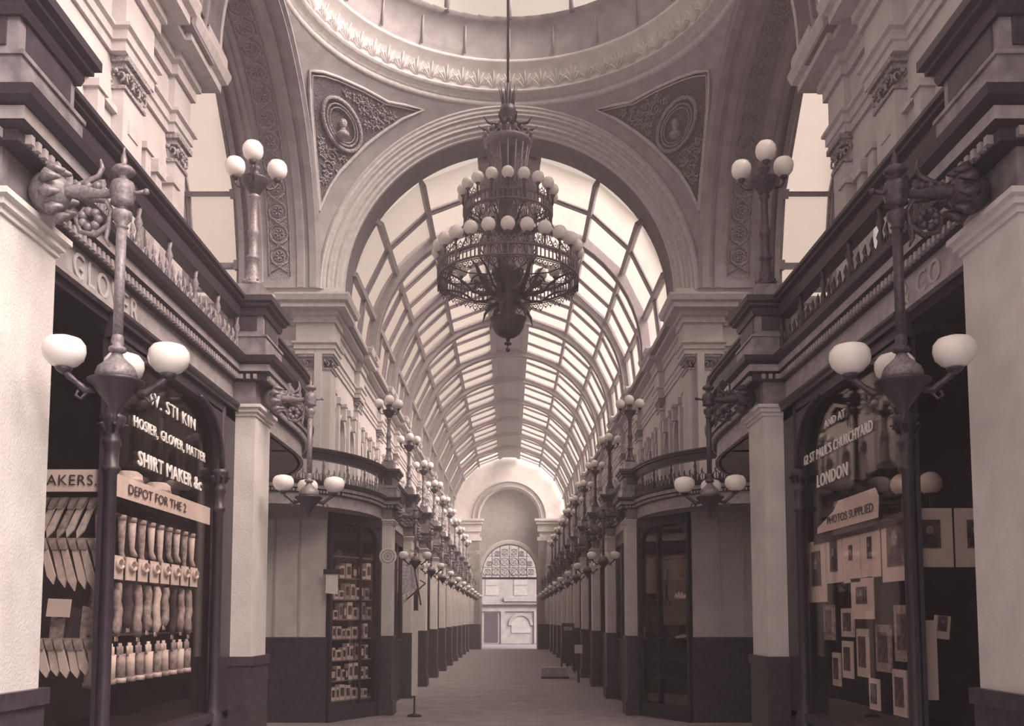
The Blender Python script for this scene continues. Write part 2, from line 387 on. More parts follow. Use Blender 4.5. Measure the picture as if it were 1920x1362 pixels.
# ------------------------------------------------------------------ crossing: arches, pendentives, drum, dome
AV = [(3.40, .0), (3.40, -.03), (3.36, -.05), (3.34, -.02), (3.30, -.02), (3.28, .02), (3.24, .0), (3.22, .06), (3.17, .06), (3.15, .10), (3.10, .08), (3.08, .14), (3.03, .14), (3.0, .2), (2.97, .2), (2.97, .26), (3.5, .26), (3.5, 0)]
for nm, y, q in (('far', 16.2, 1), ('near', 9.4, -1)):
    b = MB(); mm = lambda t, r, d: (-r * math.cos(t), y + q * d, ZS + r * math.sin(t))
    b.arcband(mm, 0, PI, 48, AV); ao = tag(b.build('trim_nave_arch_' + nm, MOULD), kind='structure')
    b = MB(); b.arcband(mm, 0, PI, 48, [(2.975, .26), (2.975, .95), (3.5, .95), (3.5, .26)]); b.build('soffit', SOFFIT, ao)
for s in (-1, 1):
    # soffit of the side arch with its frame
    b = MB(s); mm = lambda t, r, d: (3.4 + d, YC - r * math.cos(t), ZS + r * math.sin(t))
    b.arcband(mm, 0, PI, 48, [(3.4, 0), (3.4, -.04), (3.36, -.04), (3.33, .02), (3.3, .02), (3.3, .14), (3.34, .16), (3.34, .22), (3.3, .24), (3.3, .36), (3.33, .38), (3.33, .96), (3.3, .98), (3.3, 1.1), (3.6, 1.12), (3.6, 0)])
    ar = tag(b.build('trim_side_arch_' + SIDE[s], PLASTER2), kind='structure')
    g = MB(s); RB_ = 3.325; n = 40
    st = .38 / RB_; a0 = R(3.5)
    def om(t, w, d): return (3.4 + .67 + w, YC - (RB_ - d) * math.cos(t), ZS + (RB_ - d) * math.sin(t))
    kk = 0
    g.arcband(lambda t, r, d: (3.4 + d, YC - r * math.cos(t), ZS + r * math.sin(t)), a0 - .02, PI - a0 + .02, 48, [(3.328, .5), (3.328, .84), (3.34, .84), (3.34, .5)])
    t = a0 + st / 2 
    while t < PI - a0:
        for rr, wd in ((.155, .014), (.09, .012)):
            g.tube([om(t + rr * math.sin(2 * PI * i / 14) / RB_, rr * math.cos(2 * PI * i / 14), .012) for i in range(15)], wd, 5, cap=False)
        for j in range(6):
            a = 2 * PI * j / 6
            g.tube([om(t + .02 * math.sin(a) / RB_, .02 * math.cos(a), .015), om(t + .055 * math.sin(a) / RB_, .055 * math.cos(a), .02), om(t + .08 * math.sin(a) / RB_, .08 * math.cos(a), .01)], [.008, .02, .008], 5)
        for q in (-1, 1):
            g.tube([om(t + st / 2 + q * .03, -.15, .01), om(t + st / 2, 0, .02), om(t + st / 2 - q * .03, .15, .01)], .012, 5)
        t += st
    for q in (-.19, .19):
        g.tube([om(a0 + (PI - 2 * a0) * i / 60, q, .012) for i in range(61)], .012, 5)
    g.build('rosette_band', RELIEF, ar)
    # pier faces under the arch, from entablature to springing, both ends
    b = MB(s)
    for yy, q in ((16.2, 1), (9.4, -1)):
        y1 = yy + q * .6
        b.box(2.97, 4.75, min(yy, y1), max(yy, y1), 7.25, 7.52)
    tag(b.build('trim_impost_block_' + SIDE[s], PLASTER), kind='structure')
# spandrel walls hidden between arches outside; keeps daylight from leaking round the pendentives
RS = RD * math.sqrt(2)
for sx in (-1, 1):
    for sy in (-1, 1):
        b = MB(sx); n = 20; m = 16; vs = []
        for i in range(n + 1):
            zz = RD * (i / n); ro = math.sqrt(RS * RS - zz * zz); p0 = math.acos(min(1, RD / ro)); p1 = PI / 2 - p0
            for j in range(m + 1):
                p = p0 + (p1 - p0) * j / m; vs.append((ro * math.cos(p), YC + sy * ro * math.sin(p), ZS + zz))
        b.add(vs, [(i * (m + 1) + j, i * (m + 1) + j + 1, (i + 1) * (m + 1) + j + 1, (i + 1) * (m + 1) + j) for i in range(n) for j in range(m)], True)
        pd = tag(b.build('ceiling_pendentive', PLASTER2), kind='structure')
        if sy < 0: continue
        # carved triangular panel: work in (x,z) as seen from the front, dropped on to the sphere
        def sp(x, z, d=0.):
            v = Vector((x, 0, z - ZS)); k = RS * RS - x * x - (z - ZS) ** 2; v.y = math.sqrt(max(k, .01)); v = v * ((RS - d) / v.length)
            return (v.x, YC + v.y, v.z + ZS)
        fr = MB(sx); gd = MB(sx); rl = MB(sx)
        # boundary curves
        inner = [(3.37, 8.83), (3.2, 9.23), (3.02, 9.52), (2.80, 9.78), (2.54, 10.06), (2.23, 10.32), (1.9, 10.55), (1.545, 10.73)]   # along the nave arch
        top = [(1.85, 10.72), (2.13, 10.69), (2.5, 10.725), (2.86, 10.70), (3.08, 10.65), (3.26, 10.57)]                              # below the dome ring
        side = [(3.31, 10.4), (3.345, 10.18), (3.365, 9.85), (3.375, 9.55), (3.375, 9.2)]                                           # along the side arch
        ring = inner + top + side
        cx = sum(p[0] for p in ring) / len(ring); cz = sum(p[1] for p in ring) / len(ring)
        cx, cz = 2.88, 10.1
        for f0, f1 in [(i / 8, (i + 1) / 8) for i in range(8)]:
            nn = len(ring); vs = [sp(cx + (p[0] - cx) * f, cz + (p[1] - cz) * f, .006) for f in (max(f0, .001), f1) for p in ring]
            gd.add(vs, [(i, (i + 1) % nn, nn + (i + 1) % nn, nn + i) for i in range(nn)], True)
        for w, rr in ((1.0, .028), (.94, .014)):
            fr.tube([sp(cx + (p[0] - cx) * w, cz + (p[1] - cz) * w, .02) for p in ring + ring[:1]], rr, 6, cap=False)
        fr.build('panel_moulding', MOULD, pd); gd.build('carved_ground', RELIEFG, pd)
        # roundel
        mx_, mz_ = 2.91, 10.17
        for rr, wd in ((.30, .035), (.24, .018), (.20, .012)):
            rl.tube([sp(mx_ + rr * .92 * math.cos(2 * PI * i / 28), mz_ + rr * math.sin(2 * PI * i / 28), .04) for i in range(29)], wd, 6, cap=False)
        hd = MB(sx); hc = Vector(sp(mx_, mz_, .05))
        hd.ball((hc.x, hc.y, hc.z + .05), .075, 8, 1.2); hd.ball((hc.x, hc.y - .05, hc.z + .04), .03, 6); hd.tube([(hc.x, hc.y + .02, hc.z - .02), (hc.x, hc.y + .01, hc.z - .08)], [.04, .05], 8)
        hd.ball((hc.x, hc.y + .03, hc.z - .13), .11, 8, .6); hd.ball((hc.x + .02, hc.y + .02, hc.z + .10), .075, 7, .8)
        hd.build('carved_head', RELIEF, pd)
        # foliage scrolls
        rnd = random.Random(3 + sx)
        def inside(x, z):
            c = False; j = len(ring) - 1
            for i in range(len(ring)):
                xi, zi = cx + (ring[i][0] - cx) * .93, cz + (ring[i][1] - cz) * .93; xj, zj = cx + (ring[j][0] - cx) * .93, cz + (ring[j][1] - cz) * .93
                if (zi > z) != (zj > z) and x < (xj - xi) * (z - zi) / (zj - zi) + xi: c = not c
                j = i
            return c
        cents = []; tries = 0
        while len(cents) < 46 and tries < 9000:
            tries += 1; x, z = rnd.uniform(1.5, 3.4), rnd.uniform(8.8, 10.8); rad = rnd.uniform(.035, .12)
            if all(inside(x + 1.5 * rad * math.cos(q * .8), z + 1.5 * rad * math.sin(q * .8)) for q in range(8)) and math.hypot(x - mx_, z - mz_) > .38 + rad and all(math.hypot(x - c[0], z - c[1]) > (rad + c[2]) * .95 for c in cents): cents.append((x, z, rad))
        for (x, z, rad) in cents:
            ph = rnd.uniform(0, 6.3); q = rnd.choice((-1, 1)); pts = []
            for i in range(20):
                t = i / 19 * 8.5; r_ = rad * (1 - t / 10); pts.append(sp(x + r_ * math.cos(ph + q * t), z + r_ * math.sin(ph + q * t), .018))
            rl.tube(pts, [.016 - .008 * i / 19 for i in range(20)], 5)
            for j in range(5):
                a = ph + j * 1.25; rl.tube([sp(x + rad * .9 * math.cos(a), z + rad * .9 * math.sin(a), .01), sp(x + rad * 1.2 * math.cos(a + .2), z + rad * 1.2 * math.sin(a + .2), .025), sp(x + rad * 1.45 * math.cos(a + .55), z + rad * 1.45 * math.sin(a + .55), .01)], [.008, .022, .005], 5)
        rl.build('foliage_relief', RELIEF, pd)
b = MB(); c0 = (0, YC, 0)
b.lathe([(3.5, 10.86), (3.40, 10.88), (3.36, 10.93), (3.38, 10.98), (3.3, 11.0), (3.28, 11.06), (3.22, 11.08), (3.24, 11.12), (3.3, 11.14), (3.3, 11.2)], c0, 64, cap=False)
rg = tag(b.build('ceiling_dome_cornice', MOULD), kind='structure')
b = MB(); b.lathe([(3.3, 11.14), (3.27, 11.3), (3.2, 11.44), (3.08, 11.52), (3.05, 11.56), (3.08, 11.58)], c0, 64, cap=False)
for i in range(72):
    a = 2 * PI * i / 72; cs, sn = math.cos(a), math.sin(a)
    
    for q, hh in ((0, .26), (-1, .2), (1, .2), (-2, .12), (2, .12)):
        e = a + q * .014; e2 = a + q * .030
        b.tube([(3.27 * math.cos(a + q * .004), YC + 3.27 * math.sin(a + q * .004), 11.17), (3.245 * math.cos(e), YC + 3.245 * math.sin(e), 11.17 + hh * .6), (3.17 * math.cos(e2), YC + 3.17 * math.sin(e2), 11.17 + hh)], [.008, .018, .008], 5)
    a += PI / 72; cs, sn = math.cos(a), math.sin(a); b.ball((3.24 * cs, YC + 3.24 * sn, 11.24), .022, 5)
b.build('leaf_frieze', STONE, rg)
b = MB(); b.lathe([(3.08, 11.58), (3.04, 11.7), (3.0, 12.05), (2.9, 12.15), (2.8, 12.2), (3.4, 12.25), (3.5, 11.2)], c0, 64, cap=False)
for i in range(24):
    a = 2 * PI * i / 24; b.tube([(3.03 * math.cos(a), YC + 3.03 * math.sin(a), 11.6), (2.98 * math.cos(a), YC + 2.98 * math.sin(a), 12.1)], .02, 6)
b.build('drum', PLASTER2, rg)
dm = empty('window_dome', (0, YC, 0), kind='structure')
prof = [(2.85 * math.cos(R(a)), 12.2 + 2.2 * math.sin(R(a))) for a in range(0, 86, 8)]
b = MB(); b.lathe(prof, (0, 0, 0), 32, cap=False); b.build('glass_pane', SKYG, dm)
b = MB()
for i in range(16):
    a = 2 * PI * i / 16; b.tube([(r * math.cos(a), r * math.sin(a), z - .03) for r, z in prof], .05, 5)
for r, z in prof[2:9:3]: b.tube([(r * math.cos(2 * PI * i / 32), r * math.sin(2 * PI * i / 32), z - .03) for i in range(33)], .035, 5, cap=False)
b.lathe([(.5, 14.3), (.45, 14.4), (.1, 14.42)], (0, 0, 0), 16)
b.build('dome_rib', BAR, dm)

# ------------------------------------------------------------------ ground storey: piers, pedestals, ledges, rails
def crest(mb, path, step=.11, tall=.5, fine=True):
    P = [Vector((p[0], p[1])) for p in path]; L = 0; acc = 0; nxt = step / 2; ntall = tall / 2; n = 5 if fine else 4
    for i in range(len(P) - 1):
        d = P[i + 1] - P[i]; ln = d.length; d.normalize(); nrm = Vector((-d.y, d.x)); base = P[i]
        def pt(u, z, o=0.): q = base + d * u + nrm * o; return (q.x, q.y, z)
        while nxt < acc + ln:
            u = nxt - acc
            if fine:
                for q in (-1, 1):
                    pts = [pt(u + q * .012 + q * .035 * math.sin(t), 3.745 + .045 * (1 - math.cos(t)) + t * .012, .03) for t in [j * .75 for j in range(6)]]
                    mb.tube(pts, [.009, .009, .008, .008, .007, .007], 4)
                mb.tube([pt(u, 3.735, .03), pt(u, 3.86, .03), pt(u + .015, 3.90, .03), pt(u, 3.945, .03)], [.008, .008, .016, .003], 4)
                mb.tube([pt(u + step / 2, 3.735, .03), pt(u + step / 2 + .01, 3.80, .03), pt(u + step / 2, 3.85, .03)], [.012, .018, .003], 4)
            else:
                mb.tube([pt(u, 3.735, .03), pt(u + .03, 3.82, .03), pt(u, 3.93, .03)], [.012, .022, .005], 4)
            nxt += step
        while ntall < acc + ln:
            u = ntall - acc
            mb.tube([pt(u, 3.735, .03), pt(u, 3.85, .03), pt(u, 3.93, .03), pt(u, 3.98, .03), pt(u, 4.02, .03), pt(u, 4.08, .03)], [.012, .022, .010, .026, .012, .02], 6)
            ntall += tall
        acc += ln
def dentils(mb, path, step=.055):
    P = [Vector(p) for p in path]; carry = 0
    for i in range(len(P) - 1):
        d = P[i + 1] - P[i]; ln = d.length; d.normalize(); nr = Vector((-d.y, d.x)); u = step / 2
        while u < ln:
            q = P[i] + d * u; a = q + nr * .03 - d * .014; c = q + nr * .062 + d * .014
            vs = []
            for z in (3.56, 3.598):
                for (uu, oo) in ((-.014, .03), (.014, .03), (.014, .062), (-.014, .062)):
                    w = q + d * uu + nr * oo; vs.append((w.x, w.y, z))
            mb.add(vs, [(0, 3, 2, 1), (4, 5, 6, 7), (0, 1, 5, 4), (1, 2, 6, 5), (2, 3, 7, 6), (3, 0, 4, 7)]); u += step
def pier(s, y, far=False):
    """stone ground-floor pier with dado, cap and marble frieze block above"""
    r = empty('pillar', (s * 2.14, y, 0), kind='structure')
    x0, x1, h = -.10, .10, .23
    a = MB(s); a.box(x0, x1, -h, h, 1.35, 3.3); a.build('shaft', STONE, r)
    a = MB(s); a.box(x0 - .02, x1, -h - .02, h + .02, 0, 1.3); a.box(x0 - .035, x1, -h - .035, h + .035, 1.28, 1.35); a.box(x0 - .05, x1, -h - .05, h + .05, 0, .25); a.build('dado', MARBLED, r)
    a = MB(s); a.sweep([(x1, h), (x0, h), (x0, -h), (x1, -h)][::-1], [(-.02, 3.27), (.012, 3.27), (.012, 3.295), (.03, 3.30), (.03, 3.325), (.05, 3.335), (.05, 3.36), (-.02, 3.36)]); a.build('capital', STONE, r)
    a = MB(s); a.box(x0 + .005, x1, -h + .005, h - .005, 3.36, 3.56); a.build('frieze_block', MARBLE, r)
    return r
def pedestal(s, y):
    r = empty('gallery_pedestal', (s * 2.11, y, 3.55))
    x0, x1, h = -.12, .17, .24; Z = -3.55
    pth = [(x1, -h), (x0, -h), (x0, h), (x1, h)]
    a = MB(s); a.sweep(pth, [(o, z + Z) for o, z in LEDGE]); a.box(x0, x1, -h, h, 0, .185); a.build('ledge', IRON, r)
    b2 = MB(s); b2.sweep(pth, [(.072, .068), (.076, .068), (.076, .122), (.072, .122)]); dentils(b2, pth)
    for v_i in range(len(b2.v)):
        v = b2.v[v_i]
        if v[2] > 3: b2.v[v_i] = (v[0], v[1], v[2] + Z)
    b2.build('ledge_band', FASCIA, r)
    a = MB(s); a.box(x0 - .03, x1, -h - .03, h + .03, .185, .37); a.box(x0 - .045, x1, -h - .045, h + .045, .185, .23); a.box(x0 - .04, x1, -h - .04, h + .04, .36, .38)
    a.box(x0, x1, -h, h, .38, .62); a.build('die', MARBLE, r)
    a = MB(s); a.box(x0 - .008, x0, -h + .05, h - .05, .42, .58); a.box(x0 + .05, x1 - .05, -h - .008, -h, .42, .58); a.build('panel', MARBLED, r)
    a = MB(s); a.sweep(pth, [(-.02, .54), (.02, .54), (.03, .57), (.03, .595), (.06, .61), (.06, .63), (.085, .645), (.085, .69), (-.02, .69)]); a.box(x0, x1, -h, h, .6, .69); a.build('cap', IRON, r)
    a = MB(s); a.box(x0 + .04, x1 - .04, -.16, .16, .69, .84); a.build('lamp_block', MARBLE, r)
    return r
def candelabra(s, y):
    r = empty('candelabra_lamp', (s * 2.13, y - .08, 4.39))
    a = MB(s); a.lathe([(.085, 0), (.09, .02), (.07, .05), (.055, .09), (.06, .11), (.045, .14), (.04, .22), (.055, .235), (.055, .25), (.038, .27), (.036, .42), (.046, .44), (.05, .47), (.036, .5), (.03, .62), (.028, .74), (.045, .76), (.045, .78), (.02, .8)], n=12)
    for j in range(8): t = 2 * PI * j / 8; a.tube([(.05 * math.cos(t), .05 * math.sin(t), .05), (.075 * math.cos(t), .075 * math.sin(t), .03), (.09 * math.cos(t), .09 * math.sin(t), .05)], [.01, .014, .006], 5)
    a.build('column', BRONZE if s > 0 else BRONZEL, r)  # lighter bronze on left columns paints in that side's stronger light
    a = MB(s); a.lathe([(.02, .76), (.035, .79), (.09, .86), (.115, .91), (.118, .925), (.06, .93), (.05, .95), (.04, .99), (.055, 1.01), (.045, 1.03), (.012, 1.06), (.002, 1.1)], n=18); a.build('bowl', BRONZE, r)
    for az in (-80, 160, 40):
        t = R(az); cs, sn = math.cos(t), math.sin(t)
        a = MB(-1) if s > 0 else MB(1)
        a.tube([(q * cs, q * sn, z) for q, z in ((.08, .89), (.12, .87), (.17, .89), (.2, .93), (.2, .96))], [.014, .011, .010, .012, .014], 6)
        a.lathe([(.012, .95), (.03, .97), (.034, .985), (.02, .99)], (.2 * cs, .2 * sn, 0), 10)
        ar = a.build('branch', BRONZE, r)
        g = MB(-1) if s > 0 else MB(1); g.lathe([(.022, .985), (.052, 1.0), (.076, 1.03), (.085, 1.07), (.08, 1.107), (.06, 1.137), (.03, 1.15), (.024, 1.153)], (.2 * cs, .2 * sn, 0), 16); g.build('globe', OPAL, r)
    return r
def bracket_lamp(s, y):
    r = empty('bracket_lamp', (s * 1.99, y, 3.46)); q = MB(-1) if s > 0 else MB(1)
    def N(): return MB(-1) if s > 0 else MB(1)
    M1 = BRONZEL if s < 0 else BRONZE  # lit and shaded bronze: left brackets painted paler than right
    a = N(); a.ball((.03, 0, .0), .085, 8, 1.1)                                    # acanthus boss on the pier
    for j in range(9):
        t = 2 * PI * j / 9; a.tube([(.02, .07 * math.cos(t), .07 * math.sin(t)), (.06, .105 * math.cos(t), .105 * math.sin(t)), (.11, .09 * math.cos(t), .09 * math.sin(t))], [.012, .03, .008], 5)
    a.tube([(.08, 0, 0), (.12, 0, .01), (.18, 0, .0), (.24, 0, -.005), (.30, 0, 0), (.34, 0, 0)], [.05, .028, .034, .022, .02, .024], 8)
    for x in (.15, .19, .23): a.ball((x, 0, .03), .02, 6)
    a.tube([(.12, 0, .03), (.18, 0, .045), (.235, 0, .075), (.25, 0, .115), (.24, 0, .15)], [.008, .014, .012, .010, .004], 6)   # upturned leaf
    a.tube([(.34, 0, 0), (.40, 0, 0), (.43, 0, .005)], [.014, .008, .010], 6); a.ball((.44, 0, .006), .014, 6)
    a.build('bracket_arm', M1, r)
    a = N(); a.tube([(.20, 0, -.03), (.27, 0, -.035), (.295, 0, -.08), (.285, 0, -.14), (.23, 0, -.185), (.165, 0, -.17), (.145, 0, -.115), (.18, 0, -.07), (.225, 0, -.085), (.235, 0, -.12), (.21, 0, -.14)], [.010, .012, .013, .013, .012, .012, .011, .010, .009, .009, .012], 6)
    a.tube([(.285, 0, -.14), (.275, 0, -.20), (.29, 0, -.235)], [.012, .010, .004], 6)
    for j in range(7):
        t = 2 * PI * j / 7; a.ball((.205 + .035 * math.cos(t), 0, -.115 + .035 * math.sin(t)), .019, 5)
    a.build('scroll', M1, r)
    a = N(); a.lathe([(.006, .20), (.004, .19), (.014, .15), (.01, .125), (.035, .115), (.05, .10), (.045, .085), (.02, .075), (.02, .06), (.045, .045), (.052, .02), (.052, -.01), (.045, -.035), (.05, -.05), (.02, -.06), (.02, -.075), (.042, -.085), (.04, -.115), (.02, -.14), (.03, -.15), (.014, -.165)][::-1], (.34, 0, 0), 12)
    a.build('hub', M1, r)
    a = N(); a.lathe([(.021, -.62), (.022, -.16)], (.34, 0, 0), 10); a.lathe([(.018, -.70), (.036, -.69), (.036, -.675), (.02, -.665), (.026, -.65), (.024, -.63), (.016, -.61)], (.34, 0, 0), 12); a.build('drop_rod', BRONZEL if s < 0 else BRONZE, r)  # left rods paler, the brighter side put into the colour
    a = N(); a.lathe([(.075, -.81), (.08, -.79), (.07, -.76), (.045, -.735), (.03, -.72), (.02, -.70)], (.34, 0, 0), 24, lobes=12, lob=.07); a.build('gadrooned_cup', BRONZEL, r)
    a = N(); a.lathe([(.002, -.985), (.014, -.975), (.008, -.96), (.02, -.945), (.025, -.93), (.06, -.885), (.095, -.84), (.112, -.825), (.115, -.815), (.1, -.81), (.03, -.815)], (.34, 0, 0), 20); a.build('bowl', IRON, r)
    for az in (195, 15, 105):
        t = R(az); cs, sn = math.cos(t), math.sin(t)
        a = N(); a.tube([(.34 + u * cs, u * sn, z) for u, z in ((.08, -.86), (.12, -.86), (.155, -.83), (.185, -.805), (.2, -.79))], [.012, .018, .012, .016, .010], 6)
        a.tube([(.34 + u * cs, u * sn, z) for u, z in ((.11, -.87), (.135, -.90), (.155, -.885), (.145, -.865))], .007, 5)
        a.lathe([(.008, -.80), (.03, -.785), (.036, -.775), (.02, -.77)], (.34 + .205 * cs, .205 * sn, 0), 10); a.build('branch', BRONZE, r)
        g = N(); g.lathe([(.03, -.772), (.055, -.76), (.078, -.735), (.086, -.705), (.083, -.675), (.066, -.652), (.036, -.643), (.032, -.641)], (.34 + .205 * cs, .205 * sn, 0), 20); g.build('globe', OPAL, r)
    return r
for s in (-1, 1):
    sd = SIDE[s]
    allY = YN + YK
    p0 = pier(s, YN[0]); e0 = pedestal(s, YN[0]); c0_ = candelabra(s, YN[0]); l0 = bracket_lamp(s, YN[0])
    def where(i):
        if i < 3: return ['behind', 'at nearest %s pier' % sd, 'at %s pier just before the dome' % sd][i]
        return 'at %s %s pier beyond the dome' % (ORD[i - 3], sd)
    for i, y in enumerate(allY):
        if i == 0: continue
        p = dup(p0, (s * 2.14, y, 0)); p['kind'] = 'structure'
        w = where(i)
        dup(e0, (s * 2.11, y, 3.55)); 
        d = bpy.data.objects; 
    # label pass (copies follow in order)
    peds = [o for o in bpy.data.objects if o.name.startswith('gallery_pedestal') and o.location.x * s > 0]
    for o in peds:
        i = min(range(len(allY)), key=lambda j: abs(allY[j] - o.location.y))
        tag(o, 'veined marble gallery pedestal ' + where(i), 'pedestal', 'marble pedestals on the gallery edges')
    for i, y in enumerate(allY):
        if i == 1: continue                          # the nearest one's top is outside the picture
        if i == 0: o = c0_
        else: o = dup(c0_, (s * 2.13, y - .08, 4.39))
        tag(o, 'upright candelabra lamp of three globes ' + where(i).replace('at ', 'above ', 1), 'lamp', 'candelabra lamps along the gallery edges')
    for i, y in enumerate(allY):
        o = l0 if i == 0 else dup(l0, (s * 1.99, y, 3.46))
        tag(o, 'hanging bracket lamp of three globes ' + where(i), 'lamp', 'bracket lamps below the galleries')
    # remove the row behind the camera
    for nm in ('pillar', 'gallery_pedestal', 'candelabra_lamp', 'bracket_lamp'):
        for o in [o for o in bpy.data.objects if o.name.startswith(nm) and o.parent is None and abs(o.location.y) < .5 and o.location.x * s > 0]:
            for c in kids(o): bpy.data.objects.remove(c)
            bpy.data.objects.remove(o)
    FAM.clear()
    # rails and ledges between pedestals
    runs = [([(2.22, YN[1] - 3.4), (2.22, YN[1] - .24)], True, 'beside the camera'), ([(2.22, YN[1] + .24), (2.22, YN[2] - .24)], True, 'over the nearest shop'),
            ([(2.22, YN[2] + .24)] + curve_pts(True), True, 'curving round the near corner of the dome'), (curve_pts(False) + [(2.22, YK[0] - .24)], True, 'curving round the far corner of the dome')]
    for k in range(NK): runs.append(([(2.22, YK[k] + .24), (2.22, (YK[k + 1] - .24) if k < NK - 1 else YE)], False, 'in the %s bay beyond the dome' % ORD[k]))
    for pth, fine, wh in runs:
        rr = empty('gallery_railing', (s * pth[0][0], pth[0][1], 3.36), '%s iron gallery railing with leafy cresting %s' % (sd, wh), 'railing', 'railings of the galleries')
        ox, oy = pth[0]; lp = [(x - ox, y - oy) for x, y in pth]
        def T(mb):
            mb.v = [(v[0] - ox, v[1] - oy, v[2] - 3.36) for v in mb.v]; return mb
        a = MB(s); a.sweep(pth, RAIL); T(a).build('handrail', IRON, rr)
        a = MB(s); a.sweep(pth, LEDGE); T(a).build('ledge', IRON, rr)
        a = MB(s); a.sweep(pth, [(.072, 3.618), (.076, 3.618), (.076, 3.672), (.072, 3.672)]); dentils(a, pth, .055 if fine else .11); T(a).build('ledge_band', FASCIA, rr)
        a = MB(s); crest(a, pth, .11 if fine else .14, .5, fine); T(a).build('cresting', IRON_LIT if s < 0 else IRON, rr)  # lit and shaded iron: left cresting paler than its right twin
        a = MB(s); a.sweep(pth, [(-.05, 3.36), (0, 3.36), (0, 3.56), (-.05, 3.56)]); a.sweep(pth, [(0, 3.36), (.02, 3.36), (.02, 3.385), (0, 3.385)]); T(a).build('fascia_board', FASCIA, rr)
        if wh == 'over the nearest shop':
            f_ = (lambda u, v, d: (s * (2.215 - d - .002) - s * ox, 0, 0))
            if s < 0:
                text('GLOVER', .19, lambda u, v, d: Vector((-(2.214 - d) + 2.22, 4.60 + u - oy, 3.395 + v - 3.36)), FADED, rr, 'gilt_lettering', align='LEFT', squeeze=1.0, spacing=1.25)
            else:
                text('& CO', .18, lambda u, v, d: Vector(((2.214 - d) - 2.22, 5.15 - u - oy, 3.395 + v - 3.36)), FADED, rr, 'gilt_lettering', align='LEFT', spacing=1.2)

